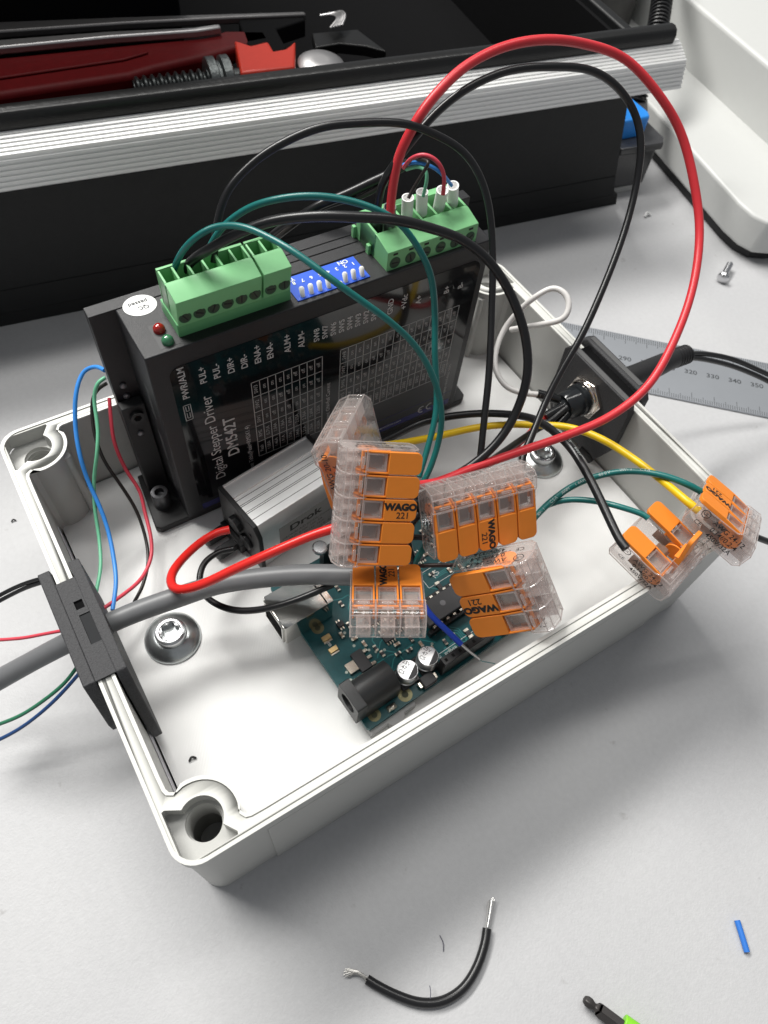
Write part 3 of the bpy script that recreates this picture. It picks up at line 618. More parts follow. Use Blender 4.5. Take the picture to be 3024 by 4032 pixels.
# leds and sticker
for (x, y, c, nm, lb) in ((4.83, 10.89, (0.42, 0.012, 0.008), 'led_red', 'red status light'), (4.86, 10.42, (0.05, 0.24, 0.11), 'led_green', 'green status light')):
    s = MB(); s.lathe([(.155, 0), (.155, .07), (.145, .13), (.10, .19), (.05, .215), (0.0, .22)], (x, y, ZT - .02), n=24)
    o = s.build('led', mat(nm, c, 0.08, coat=1.0, trans=0.25), dr); o['label'] = lb
m = MB(M=Zt(4.74, 11.95, ZT + .001, R(-2))); m.prism([(0.43 * math.cos(a / 16 * math.pi), .385 * math.sin(a / 16 * math.pi)) for a in range(32)], 0, .008, 0)
m.text('QC', .19, Zt(0.06, -.11, .014, R(180)), 1, bold=.003); m.text('passed', .19, Zt(-.02, .10, .014, R(180)), 1, bold=.003)
m.build('inspection_sticker', [WHITE, mat('sticker_grey', (.05, .05, .055), .6)], dr, smooth_=False)
m = MB(); m.b2((4.62, 10.25, ZT + .001), (5.14, 11.15, ZT + .004), 0); m.build('recess', mat('recess_grey', (.035, .035, .037), .5), dr); m = MB(); m.b2((8.4, 11.24, ZT + .001), (11.1, 11.3, ZT + .006), 1); m.b2((8.3, 11.72, ZT + .001), (11.1, 11.76, ZT + .006), 1)
m.build('seam', [mat('recess_grey', (.035, .035, .037), .5), BLKMATT], dr)

# ferrules at the power terminal
for i, (x, zt_) in enumerate(((12.40, 11.10), (12.90, 11.10), (13.48, 11.12), (13.98, 11.15))):
    yb = 11.30; top = [(12.31, 11.24), (12.81, 11.29), (13.37, 11.12), (13.76, 11.17)][i]
    a = Vector((x, yb, 10.33)); b = Vector((top[0], top[1], 11.10)); d = (b - a).normalized()
    t = thing('wire_ferrule', a, ['white ferrule on the thin black wire, first from the grey one', 'white ferrule on the thin light green wire', 'white ferrule on the thin pink-red wire', 'white ferrule on the thin blue wire, last in the row'][i], 'ferrule', 'white ferrules in the green power terminal')
    L = (b - a).length
    m = MB(); m.lathe([(.10, 0), (.165, .08), (.165, L - .03), (.17, L), (.14, L), (.125, L - .12), (.05, L - .2), (0, L - .2)], a, d, 20); m.build('sleeve', mat('ferrule_white', (.90, .89, .88), .5), t)
    m = MB(); m.cyl(a - d * .25, a + d * .02, .06, n=12); m.build('pin', STEEL, t)
a = Vector((11.78, 11.22, 10.2)); b = Vector((11.64, 11.10, 11.10)); d = (b - a).normalized(); L = (b - a).length
t = thing('wire_ferrule', a, 'dark grey ferrule on the thick red loop wire', 'ferrule')
m = MB(); m.lathe([(.13, 0), (.17, .08), (.17, L), (.15, L), (.13, L - .15), (0, L - .18)], a, d, 20); m.build('sleeve', mat('ferrule_grey', (.17, .17, .175), .4), t)
m = MB(); m.cyl(a - d * .3, a, .08, n=12); m.build('pin', STEEL, t)
t = thing('wire_ferrule', (11.33, 11.25, 10.1), 'dark ferrule with bright tip behind the black looped wires at the end of the terminal', 'ferrule')
m = MB(); m.cyl((11.42, 11.25, 10.35), (11.36, 11.22, 10.95), .14, n=16); m.build('sleeve', BLK, t)
m = MB(); m.cyl((11.42, 11.25, 9.98), (11.42, 11.25, 10.36), .08, n=12); m.build('pin', STEEL, t)

# ================================================================ dc-dc converter
dc = thing('power_converter', (5.42, 7.44, ZF), 'small finned aluminium power converter with black end caps in front of the driver', 'power converter')
DCM = Matrix.Translation((5.42, 7.44, ZF)) @ Matrix.Rotation(R(9.2), 4, 'Z')
YZL = frame((0, 0, 0), (0, 1, 0), (0, 0, 1))
def MD(): return MB(M=DCM)
prof = [(0, 0.05), (0, 1.83), (.20, 2.2), (2.0, 2.2), (2.02, .05)]
m = MB(M=DCM @ YZL); m.prism(prof, 0.13, 3.32)
m.build('extruded_body', ALU, dc, bevel=.015)
m = MD()
for y in (0.45, .72, .78, 1.02, 1.08, 1.28): m.b2((.14, y, 2.2), (3.31, y + .018, 2.204))
m.build('groove', GROOVE, dc)
m = MD(); m.b2((.14, 1.42, 2.2), (3.31, 1.46, 2.27)); m.build('fin', ALU, dc); m = MD(); m.b2((.14, 1.96, 2.2), (3.31, 2.0, 2.26)); m.build('fin', ALU, dc)
m = MB(M=DCM @ YZL); m.prism([(-.05, 0), (-.05, 1.83), (.18, 2.25), (2.03, 2.25), (2.06, 0)], -.03, .13); m.build('end_cap', PRINTB if False else mat('cap_black', (.02, .02, .021), .4, bump=.2, bscale=30), dc, bevel=.02)
m = MB(M=DCM @ YZL); m.prism([(-.05, 0), (-.05, 1.83), (.18, 2.25), (2.03, 2.25), (2.06, 0)], 3.32, 3.46); m.build('end_cap', mat('cap_black', (.02, .02, .021), .4), dc, bevel=.02)
for y in (1.15, 1.78):
    m = MD(); m.prism([(q[0], q[1]) for q in rrect(-.95, y - .16, -.02, y + .16, .14, 5)], .10, .42); m.build('mounting_lug', BLK, dc, bevel=.03)
m = MD(); m.b2((-.22, .8, .05), (-.03, 1.98, .5)); m.build('lug_root', BLK, dc, bevel=.03)
m = MD(); m.cyl((-.03, .62, .98), (-.16, .62, .98), .30, n=8); m.build('cable_seal', BLK, dc, bevel=.03); m = MD(); m.cyl((-.03, 1.08, 1.45), (-.20, 1.08, 1.45), .30, n=8); m.cyl((-.03, .42, 1.55), (-.06, .42, 1.55), .09, n=12)
m.build('cable_seal', BLK, dc, bevel=.03)
m = MD(); XZl = frame((0, 0, 0), (1, 0, 0), (0, 0, 1))
m.M = DCM @ XZl
m.b2((.75, .16, 0), (3.2, 1.66, .006), 0)
T = lambda x, z: Matrix.Translation((x, z, .008))
m.text('Drok', .46, T(1.75, 1.28), 1, bold=.012, sx=1.25); m.text('DROK(R) A/D DC/DC Converter', .15, T(1.9, .92), 1); m.text('INPUT: 8-22V  12V  5A', .15, T(1.7, .72), 1); m.text('OUTPUT: 1V-15V  75W', .15, T(1.75, .52), 1); m.text('CE  RoHS', .17, T(2.7, .32), 1)
m.build('rating_label', [mat('label_silver', (.27, .27, .265), .45, .3), INKB], dc, smooth_=False)

# ================================================================ microcontroller board
AX, AY, AZ, AR = 5.59, 1.18, 2.80, 0.068
ard = thing('microcontroller_board', (AX, AY, ZF), 'teal microcontroller circuit board on the box floor under the connectors', 'circuit board')
AM = Matrix.Translation((AX, AY, AZ)) @ Matrix.Rotation(AR, 4, 'Z')
def MA(): return MB(M=AM)
m = MA(); m.prism([(0, .08), (.08, 0), (6.46, 0), (6.6, .13), (6.6, 1.25), (6.86, 1.5), (6.86, 4.8), (6.6, 5.05), (6.6, 5.33), (.08, 5.33), (0, 5.25)], -.16, 0)
m.build('pcb', PCB, ard)
m = MA()
# copper traces, routed in 45 degree steps
def route(x, y, dirs, w=.03):
    for dx, dy, L in dirs:
        n_ = math.hypot(dx, dy); dx /= n_; dy /= n_; x2, y2 = x + dx * L, y + dy * L
        px, py = -dy * w / 2, dx * w / 2
        m.add([(x + px, y + py, .004), (x - px, y - py, .004), (x2 - px, y2 - py, .004), (x2 + px, y2 + py, .004)], [(0, 1, 2, 3)], 0)
        x, y = x2, y2
for k_ in range(46):
    x = rnd.uniform(.6, 6.2); y = rnd.uniform(.5, 4.8); d0 = rnd.choice([(1, 0), (0, 1), (1, 1), (1, -1)])
    ds_ = [(d0[0], d0[1], rnd.uniform(.2, .7)), (d0[0] + d0[1] * .99, d0[1] - d0[0] * .4, rnd.uniform(.2, .5)), (d0[0], d0[1], rnd.uniform(.1, .5))]
    for q in range(rnd.choice([1, 1, 3])): route(min(max(x + q * .06, .3), 5.9), min(max(y + q * .05, .3), 4.6), ds_)
for q in range(7): route(1.55 + q * .06, 4.65 - q * .055, [(1, -1, .5 + q * .03), (1, 0, .3), (1, -1, .5)], .028)
m.build('copper_trace', TRACE, ard, smooth_=False)
m = MA()
for k_ in range(70):
    x = rnd.uniform(.3, 6.3); y = rnd.uniform(.3, 5.0)
    m.lathe([(.045, .0), (.045, .006), (.02, .006), (.02, .001)], (x, y, 0), n=10)
m.build('via', mat('via_metal', (.35, .40, .36), .4, .8), ard)
for (x, y, r) in ((1.46, .17 + .08, .16), (.39, .26, .14), (.49, 3.35, .14), (6.1, .76, .16)):
    m = MA(); m.lathe([(r * 1.35, .002), (r * 1.35, .008), (r * .75, .010), (r * .62, .012)], (x, y, 0), n=22, mi=0, caps=False); m.lathe([(r * .63, .011), (0, .013)], (x, y, 0), n=22, mi=1); m.build('mounting_hole', [mat('hole_brass', (.16, .15, .08), .4, .6), mat('hole_inside', (.05, .055, .03), .6)], ard)
# usb socket
m = MA(); m.plate([rrect(-.55, 0, 1.08, 1.2, .04, 3)], .02, 1.1, M=Matrix.Translation((0, 3.42, 0)))
usb = m.build('usb_socket', mat('usb_shell', (.75, .74, .70), .12, 1.0, var=.15, scale=2, bump=.3, bscale=1.2), ard, bevel=.05, seg=3)
m = MA(); m.b2((-.565, 3.56, .14), (-.549, 4.48, .96)); m.b2((.86, 3.44, 1.1), (.9, 4.6, 1.106)); m.build('port_opening', BLKMATT, usb)
m = MA(); m.b2((-.60, 3.50, .06), (-.55, 3.56, 1.05)); m.b2((-.60, 4.48, .06), (-.55, 4.54, 1.05)); m.b2((-.60, 3.5, 1.0), (-.55, 4.54, 1.06)); m.b2((-.60, 3.5, .05), (-.55, 4.54, .11)); m.build('port_rim', mat('usb_shell', (1, 1, 1)), usb)
# barrel jack: square front, arched barrel behind
m = MB(M=AM @ YZL); m.plate([rrect(.33, .02, 1.27, 1.1, .05, 3), circ(.80, .66, .30, 28)], -.18, .14)
arch = [(.33, .02), (1.27, .02), (1.27, .5)] + [(.80 + .47 * math.cos(R(a)), .60 + .47 * math.sin(R(a))) for a in range(0, 181, 15)] + [(.33, .5)]
m.prism(arch, .14, 1.29); m.cyl((.80, .66, -.10), (.80, .66, .14), .09, n=14)
jk = m.build('barrel_jack', mat('jack_black', (.02, .021, .022), .42, bump=.2, bscale=30), ard, bevel=.02)
m = MB(M=AM @ YZL); m.cyl((.80, .66, -.08), (.80, .66, .135), .292, n=28); m.build('jack_bore', BLKMATT, jk)
m = MA(); m.box((.92, .16, .06), (.34, .20, .12), 0, taper=(.6, .6)); m.cyl((.92, .12, .1), (.92, .16, .2), .10, .06, 10); m.build('jack_solder', PAD, ard, bevel=.03)
# electrolytic capacitors
for i, (x, y) in enumerate(((1.78, .66), (2.52, .66))):
    m = MA(); m.b2((x - .33, y - .33, .01), (x + .33, y + .33, .09)); m.build('capacitor_base', BLK, ard, bevel=.04)
    m = MA(); m.lathe([(.30, .09), (.315, .12), (.315, .17), (.285, .19), (.285, .21), (.315, .24), (.315, .56), (.29, .60), (.0, .60)], (x, y, 0), n=36, mi=0)
    m.prism([(x + .285 * math.cos(R(a)), y + .285 * math.sin(R(a))) for a in range(-125, 6, 10)], .602, .604, 1)
    for q, s in enumerate(('CS', '47', '25V')): m.text(s, .155, Matrix.Translation((x - .04, y + .09, .612)) @ Matrix.Rotation(R(-65), 4, 'Z') @ Matrix.Translation((-.02, -.15 + q * .15, 0)), 2)
    m.build('capacitor', [mat('cap_can', (.66, .67, .68), .3, .9), CHIP, INKB], ard)
# power regulator, chips, passives
m = MA(); m.b2((.78, 1.42, .02), (1.15, 2.07, .18)); m.build('regulator', CHIP, ard, bevel=.02)
m = MA(); m.b2((.48, 1.58, .01), (.79, 1.92, .10)); m.build('regulator_tab', PAD, ard, bevel=.012)
for q in range(3): m = MA(); m.b2((1.14, 1.46 + q * .23, .01), (1.32, 1.56 + q * .23, .08)); m.build('regulator_leg', PAD, ard, bevel=.012)
m = MA(); m.b2((3.15, 1.38, .28), (6.65, 2.12, .50)); m.build('dip_chip', CHIP, ard, bevel=.03)
m = MA(); m.lathe([(.09, .502), (.08, .49), (0, .485)], (3.95, 1.78, 0), n=18); m.build('chip_dimple', mat('dimple', (.16, .16, .17), .25), ard)
m = MA()
for q in range(14):
    for yy in (1.30, 2.14): m.b2((3.26 + q * .254, yy, .05), (3.36 + q * .254, yy + .06, .40))
m.build('chip_leg', PAD, ard)
m = MA(); m.b2((3.1, 1.22, .0), (6.7, 1.36, .27)); m.b2((3.1, 2.14, .0), (6.7, 2.28, .27)); m.build('chip_socket', BLK, ard)
def header(x0, n, y):
    m = MA(); m.b2((x0, y - .125, .01), (x0 + n * .254, y + .125, .85))
    h = m.build('pin_header', BLK, ard, bevel=.01)
    m = MA()
    for q in range(n): m.b2((x0 + q * .254 + .085, y - .05, .845), (x0 + q * .254 + .17, y + .05, .853))
    m.build('pin_hole', mat('hole_black', (.001, .001, .001), .9), h)
header(2.66, 8, .22); header(4.95, 6, .22); header(1.75, 10, 5.08); header(4.5, 8, 5.08)
m = MA(); m.b2((2.0, .02, .02), (2.44, .36, .24)); m.build('diode', CHIP, ard, bevel=.03)
m = MA(); m.b2((1.90, .10, .01), (2.02, .28, .14)); m.build('diode_leg', PAD, ard, bevel=.01); m = MA(); m.b2((2.42, .10, .01), (2.54, .28, .14)); m.build('diode_leg', PAD, ard, bevel=.01)
spots = [(.52, 2.93, .28, .16, 1), (.49, 2.51, .28, .16, 1)]
for x, y, a, b, c in spots:
    m = MA()
    m.b2((x - a / 2, y - b / 2, .01), (x + a / 2, y + b / 2, .09), 1)
    m.b2((x - a / 2, y - b / 2 - .06, .005), (x + a / 2, y - b / 2, .03), 0)
    m.build('fuse', [PAD, GOLD], ard, bevel=.01)
m = MA(); m.text('8', .2, Matrix.Translation((.50, 2.72, .006)), 0)
for s, x, y, r_, z_ in (('POWER', 3.4, .55, 0, .13), ('ANALOG IN', 5.4, .55, 0, .13), ('RS', 4.58, 2.84, 20, .26), ('DIGITAL (PWM~)', 3.6, 4.75, 0, .16), ('RESET', 1.2, 4.95, 0, .13), ('GND', 3.0, .5, 90, .11), ('5V', 3.25, .48, 90, .11), ('Vin', 3.6, .5, 90, .11), ('ON', 6.1, 3.1, 0, .14), ('TX', 2.8, 3.9, 0, .13), ('RX', 2.8, 3.6, 0, .13)):
    m.text(s, z_, Matrix.Translation((x, y, .006)) @ Matrix.Rotation(R(r_), 4, 'Z'), 0)
for (x0, y0, x1, y1) in ((4.1, 2.55, 5.1, 3.1), (2.6, .42, 4.7, .66), (5.9, 2.9, 6.4, 3.3)):
    for a_ in ((x0, y0, x1, y0 + .015), (x0, y1, x1, y1 + .015), (x0, y0, x0 + .015, y1), (x1, y0, x1 + .015, y1)): m.b2((a_[0], a_[1], .004), (a_[2], a_[3], .007), 0)
m.build('silkscreen', SILK, ard, smooth_=False)
passives = [(1.35, 2.15), (1.55, 1.85), (1.62, 1.6), (1.2, 2.45), (1.75, 2.55), (2.0, 1.35), (2.15, 1.6), (2.35, 1.25), (2.6, 1.5), (2.75, 1.2), (2.9, .95), (3.4, .85), (3.7, .9), (4.16, .68), (4.45, .72), (4.9, .8), (1.9, 3.0), (2.15, 3.3), (2.4, 2.6), (2.0, 2.2), (2.7, 2.9), (3.1, 3.2), (3.5, 2.9), (4.4, 2.42), (5.4, 2.6), (5.8, 2.8), (1.3, 2.9), (.95, 2.75), (1.5, 3.6), (1.7, 4.1), (3.0, 4.2), (4.0, 4.1), (5.0, 3.9)]
for q in range(34):
    x = rnd.uniform(1.2, 5.9); y = rnd.uniform(2.35, 4.75)
    if all((x - a) ** 2 + (y - b) ** 2 > .06 for a, b in passives) and not (x < 1.3 and y > 3.2): passives.append((x, y))
for i, (x, y) in enumerate(passives):
    m = MA(); a = R(rnd.choice([0, 90])); Q = Matrix.Translation((x, y, .045)) @ Matrix.Rotation(a, 4, 'Z')
    big = i in (13, 23); k2 = 1.6 if big else 1
    m.box((0, 0, 0), (.10 * k2, .09 * k2, .07), 0, Q); m.box((.075 * k2, 0, 0), (.05 * k2, .095 * k2, .075), 1, Q); m.box((-.075 * k2, 0, 0), (.05 * k2, .095 * k2, .075), 1, Q)
    m.build('resistor', [CHIP if i % 3 else mat('ceramic_tan', (.30, .22, .16), .5), PAD], ard)
for (x, y, a, b) in ((2.05, 1.95, .32, .3), (2.55, 2.1, .5, .3), (2.1, 2.75, .5, .5), (4.4, 3.6, .4, .3), (1.1, 3.05, .2, .16)):
    m = MA(); m.b2((x - a / 2, y - b / 2, .02), (x + a / 2, y + b / 2, .13), 0)
    for q in range(int(a / .08)): 
        xx = x - a / 2 + .03 + q * .085
        m.b2((xx, y - b / 2 - .09, .01), (xx + .035, y - b / 2, .06), 1); m.b2((xx, y + b / 2, .01), (xx + .035, y + b / 2 + .09, .06), 1)
    m.build('chip', [CHIP, PAD], ard)
m = MA()
for x, y in ((.6, .5), (6.2, .6), (.5, 4.8), (6.2, 4.6), (.9, -.02)): m.cyl((x, y, -.54), (x, y, -.16), .3, n=20)
m.b2((.05, -.12, -.54), (1.6, .35, -.17)); m.build('standoff', mat('standoff_grey', (.33, .33, .33), .5), ard)
m = MA(); m.lathe([(.24, .02), (.24, .10), (.20, .14), (0, .15)], (1.75, 5.34 - .15, .86), n=24); m.build('screw_head', STEEL, ard)

# ================================================================ lever connectors
SPECS = {'a': 3, 'b': 5, 'c': 5, 'd': 3, 'e': 3, 'f': 3, 'g': 3}
GR = 'clear lever connectors with orange levers'
LBL = {
 'a': 'clear lever connector at the back against the driver, partly behind the five-lever upright one',
 'b': 'five-lever clear connector standing on end in the middle of the tangle',
 'c': 'five-lever clear connector lying crosswise under the red wire',
 'd': 'three-lever clear connector with its window end facing front, over the circuit board caps',
 'e': 'three-lever clear connector tilted on its side beneath the crosswise five-lever one',
 'f': 'three-lever clear connector with its middle lever open at the front right corner of the box',
 'g': 'three-lever clear connector with the yellow wire, hanging outside the box corner'}
def connector(key):
    n = SPECS[key]; k_, Rm, T_ = CONNECTOR_POSE[key]
    P = Matrix.Identity(4)
    for i in range(3):
        for j in range(3): P[i][j] = Rm[i][j]
    P.translation = Vector(T_)
    Wc = 2.99 if n == 5 else 1.87
    root = bpy.data.objects.new('lever_connector', None); col.objects.link(root); root.matrix_basis = P
    root.empty_display_size = .3
    tag(root, LBL[key], 'wire connector', GR)
    def MC(extra=None): return MB(M=P @ Matrix.Scale(k_, 4) @ (extra or I4))
    side = .035; pitch = (Wc - 2 * side) / n
    # profile (y, z)
    pr = [(0.03, .10), (0.0, .16), (0.0, .60), (.10, .70), (1.20, .74), (1.30, .82), (1.64, .83), (1.76, .74), (1.87, .48), (1.86, .12), (1.74, 0.0), (.10, 0.0)]
    Q = YZL
    m = MC(Q)
    # side cheeks and shell, built as closed thin-walled body
    m.prism(pr, 0, .05); m.prism(pr, Wc - .05, Wc)
    m.prism([(0.0, .16), (0.0, .30), (.05, .30), (.05, .05), (1.7, .05), (1.80, .15), (1.80, .42), (1.69, .70), (1.58, .765), (1.34, .75), (1.34, .81), (1.60, .82), (1.74, .74), (1.86, .42), (1.86, .12), (1.74, 0.0), (.10, 0.0)], .052, Wc - .052)
    m2 = MC(Q)
    for i in range(1, n):
        x = side + i * pitch
        m2.prism([(.06, .06), (.06, .60), (1.2, .66), (1.34, .74), (1.6, .76), (1.78, .42), (1.78, .14), (1.68, .06)], x - .025, x + .025)
    hs = m.build('housing', CLEAR, root, bevel=.022)
    m2.build('partition', CLEAR, root, bevel=.012)
    # square test ports on the back face and the ribs round them
    m = MC()
    for i in range(n):
        xc = side + (i + .5) * pitch; hw = pitch * .30
        for (a, b) in ((xc - hw, xc - hw + .04), (xc + hw - .04, xc + hw)): m.b2((a, 1.40, .16), (b, 1.875, .46))
        m.b2((xc - hw, 1.5, .15), (xc + hw, 1.875, .19)); m.b2((xc - hw, 1.45, .44), (xc + hw, 1.875, .48))
        m.b2((xc - hw * .8, 1.36, .80), (xc + hw * .8, 1.42, .86)); m.b2((xc - hw * .8, 1.54, .80), (xc + hw * .8, 1.60, .85))
        m.b2((xc - .02, 1.36, .2), (xc + .02, 1.75, .74))
    m.build('port_rib', CLEAR_RIB, root, bevel=.008)
    # moulded edge beads: cheek outlines, cross edges and the pole ridges at the back
    m = MC()
    for x in (.012, Wc - .012):
        for a, b in zip(pr, pr[1:] + pr[:1]): m.cyl((x, a[0], a[1]), (x, b[0], b[1]), .017, n=6)
    for (y, z) in ((1.30, .835), (1.64, .84), (1.765, .745), (1.875, .48), (1.87, .12), (-.005, .60), (-.005, .16), (1.5, .50)): m.cyl((.01, y, z), (Wc - .01, y, z), .014, n=6)
    for i in range(1, n):
        x = side + i * pitch
        for a, b in zip(pr[4:10], pr[5:10]): m.cyl((x, a[0] + .006, a[1] + .006), (x, b[0] + .006, b[1] + .006), .018, n=6)
    m.build('edge_bead', CLEAR_BEAD, root)
    # metal clamps and busbar
    m = MC(); m.b2((.12, 1.02, .07), (Wc - .12, 1.16, .12))
    m.build('busbar', COPPER, root)
    for i in range(n):
        xc = side + (i + .5) * pitch; hw = pitch * .24
        m = MC(); m.b2((xc - hw, .78, .40), (xc + hw, 1.14, .45)); m.b2((xc - hw, 1.12, .12), (xc + hw, 1.17, .45)); m.b2((xc - hw, .55, .10), (xc + hw, 1.1, .14))
        m.box((xc, .98, .52), (hw * 1.7, .18, .04), 0, Matrix.Rotation(0, 4, 'X'))
        m.build('clamp', COPPER, root)
    # levers
    for i in range(n):
        xc = side + (i + .5) * pitch; hw = pitch * .47
        op = key == 'f' and i == 1
        L = I4
        if op: L = Matrix.Translation((0, 1.22, .46)) @ Matrix.Rotation(R(-74), 4, 'X') @ Matrix.Translation((0, -1.22, -.46))
        m = MC(L)
        # rounded tab
        tip = [(xc + hw, .76)]
        rr = hw * .55
        pts = [(xc - hw, .76), (xc - hw, -.06 + rr)] + [(xc - hw + rr - rr * math.cos(R(a)), -.06 + rr - rr * math.sin(R(a))) for a in range(15, 91, 15)] + [(xc + hw - rr + rr * math.sin(R(a)), -.06 + rr - rr * math.cos(R(a))) for a in range(0, 90, 15)] + [(xc + hw, -.06 + rr), (xc + hw, .76)]
        m.prism(pts, .715, .83)
        m.b2((xc - hw, .70, .60), (xc + hw, .76, .716))
        for sx in (-1, 1):
            a, b = xc + sx * hw, xc + sx * (hw - .045); a, b = min(a, b), max(a, b)
            m.add([(a, .755, .83), (b, .755, .83), (b, 1.34, .78), (a, 1.34, .78), (a, .755, .66), (b, .755, .66), (b, 1.40, .55), (a, 1.40, .55)],
                  [(0, 1, 2, 3), (4, 7, 6, 5), (0, 4, 5, 1), (2, 6, 7, 3), (0, 3, 7, 4), (1, 5, 6, 2)])
            # hub disc inside the body
            m.cyl((a, 1.22, .46), (b, 1.22, .46), .26, n=18)
        m.b2((xc - hw, 1.33, .60), (xc + hw, 1.40, .70))
        lv = m.build('lever', ORANGE, root, bevel=.014)
        if op: lv['label'] = 'middle lever, lifted open'
        # clear sight window set between the lever rails
        if not op:
            m = MC(); a = hw - .055
            m.b2((xc - a, .80, .70), (xc - a + .035, 1.28, .80)); m.b2((xc + a - .035, .80, .70), (xc + a, 1.28, .80)); m.b2((xc - a, .80, .70), (xc + a, .84, .80)); m.b2((xc - a, 1.24, .70), (xc + a, 1.28, .80)); m.b2((xc - a, .80, .66), (xc + a, 1.28, .69))
            m.build('sight_window', CLEAR_RIB, root, bevel=.008)
            m = MC(); m.b2((xc - a + .05, .86, .56), (xc + a - .05, 1.22, .60)); m.build('spring_tab', mat('spring_steel', (.26, .21, .17), .45, .5, var=.3, scale=10), root)
        # brand print on the middle lever
        if i == n // 2 and not op:
            m = MC()
            # reading towards the tip (-y) with letters upright along +x
            B = Matrix.Translation((xc, .35, .8335)) @ Matrix.Rotation(R(-90), 4, 'Z')
            m.text('WAGO', .235, B @ Matrix.Translation((0, .085, 0)), 0, bold=.016, sx=1.05); m.text('221', .225, B @ Matrix.Translation((.07, -.13, 0)), 0, bold=.003)
            m.build('print', INKB, lv, smooth_=False)
    # rating text on the x = W cheek (and the x = 0 cheek)
    for sgn, x in ((1, Wc + .003), (-1, -.003)):
        M_ = frame((x, .95, .40), (0, 1, 0), (0, 0, 1)) if sgn > 0 else frame((x, .95, .40), (0, -1, 0), (0, 0, 1))
        m = MC()
        a = 'AWG 20-10' if key == 'a' else 'AWG 24-12'
        for q, s in enumerate((a, '0.5-6' if key == 'a' else '0.14f/0.2-4', '450V/32A')): m.text(s, .19, M_ @ Matrix.Translation((.14, .17 - q * .19, 0)), 0, bold=.002)
        if key != 'a':
            m.text('UL', .12, M_ @ Matrix.Translation((-.62, .20, 0)), 0)
            ring = [(-.62 + .12 * math.cos(2 * math.pi * i / 20), .20 + .12 * math.sin(2 * math.pi * i / 20)) for i in range(20)]
            ri = [(-.62 + .10 * math.cos(2 * math.pi * i / 20), .20 + .10 * math.sin(2 * math.pi * i / 20)) for i in range(20)]
            m.add([(p[0], p[1], 0) for p in ring + ri], [(i, (i + 1) % 20, 20 + (i + 1) % 20, 20 + i) for i in range(20)], 0, M_)
            m.text('CE', .17, M_ @ Matrix.Translation((-.60, -.12, 0)), 0)
        m.build('rating_print', INKB, root, smooth_=False)
    return root
for key in SPECS: connector(key)

# ================================================================ wires
def wavy(pts, r, key):
    q = random.Random(key); out = []
    for i, p in enumerate(pts):
        a = min(.22 * r, .035) if 1 < i < len(pts) - 2 else 0
        out.append(tuple(c + q.uniform(-a, a) for c in p))
    return out
def wire(name, key, colr, label, cat='wire', group=None, n=12, parts=None):
    r, pts = CABLES[key]; pts = wavy(pts, r, key)
    q = random.Random(key + 'r'); kk = [q.uniform(.965, 1.035) for _ in range(12)]
    rad = lambda t: r * (kk[int(t * 10.99)] * (1 - t * 10.99 % 1) + kk[min(int(t * 10.99) + 1, 11)] * (t * 10.99 % 1))
    m = MB(); m.tube(pts, rad, n, sub=6)
    mats = [COLORS[colr]]
    if parts:
        mats.append(mat('wire_print', (.45, .50, .48), .6)); body, t0, size = parts
        P = smooth(pts, 24); eye = Vector((0.2, -.35, 1)).normalized()
        L = [0.0]
        for a, b in zip(P, P[1:]): L.append(L[-1] + (b - a).length)
        s0 = L[-1] * t0
        for ch in body:
            i = next((k for k, v in enumerate(L) if v >= s0), None)
            if i is None or i + 1 >= len(P): break
            if ch != ' ':
                d = (P[i + 1] - P[i]).normalized(); nn = (eye - d * eye.dot(d)).normalized(); M_ = Matrix.Identity(4); yv = nn.cross(d)
                for k in range(3): M_[k][0] = d[k]; M_[k][1] = yv[k]; M_[k][2] = nn[k]
                M_.translation = P[i] + nn * (r * 1.05)
                m.text(ch, size, M_, 1)
            s0 += size * .72
    o = m.build(name, mats, ang=60)
    return tag(o, label, cat, group)
def sheathed(name, key, colr, label, ends, group=None):
    """wire with insulation and bare strands at the given ends (0, 1)"""
    r, pts = CABLES[key]
    t = thing(name, pts[0], label, 'wire', group)
    m = MB(); m.tube(pts, r, 12, sub=6); m.build('insulation', COLORS[colr], t, ang=60)
    return t
wire('wire', 'red_loop', 'red', 'thick red wire arching highest, from the grey ferrule down to the connectors')
wire('wire', 'black_loop_big', 'black', 'black wire arching just inside the big red one')
wire('wire', 'black_loop_mid', 'black', 'black wire arching from the left terminal down past the driver right edge')
wire('wire', 'black_loop_low', 'black', 'thick black wire sweeping low across the front of the driver')
wire('wire', 'green_loop_near', 'green', 'teal wire from the first position of the left terminal, crossing the driver label')
wire('wire', 'green_loop_far', 'green', 'teal wire rising behind the other one and passing under the power terminal')
MG = 'thin motor wires'
wire('wire', 'motor_red', 'tred', 'thin pink-red wire arching into a white ferrule', group=MG)
wire('wire', 'motor_blue', 'blue', 'thin blue wire arching into the last white ferrule', group=MG)
wire('wire', 'motor_green', 'lgreen', 'thin light green wire bending into a white ferrule', group=MG)
wire('wire', 'motor_black', 'tblack', 'thin black wire bending into the first white ferrule', group=MG)
wire('cable', 'motor_sheath', 'black', 'black sheathed cable slanting down behind the driver', 'cable')
wire('wire', 'thin_black_sheath', 'tblack', 'slim black wire running beside the sheathed cable behind the driver')
wire('wire', 'left_blue', 'blue', 'thin blue wire hanging in from behind the driver at the left', group=MG)
wire('wire', 'left_green', 'lgreen', 'thin light green wire hanging beside the blue one at the left', group=MG)
wire('wire', 'left_black', 'tblack', 'thin black wire curving over the box floor left of the driver', group=MG)
wire('wire', 'left_red', 'tred', 'thin red wire curving down to the cable clamp left of the driver', group=MG)
wire('wire', 'out_red', 'tred', 'thin red wire leaving the box at the left edge above the grey cable', group=MG)
wire('wire', 'out_green', 'ogreen', 'thin green wire leaving under the cable clamp at the left edge', group=MG)
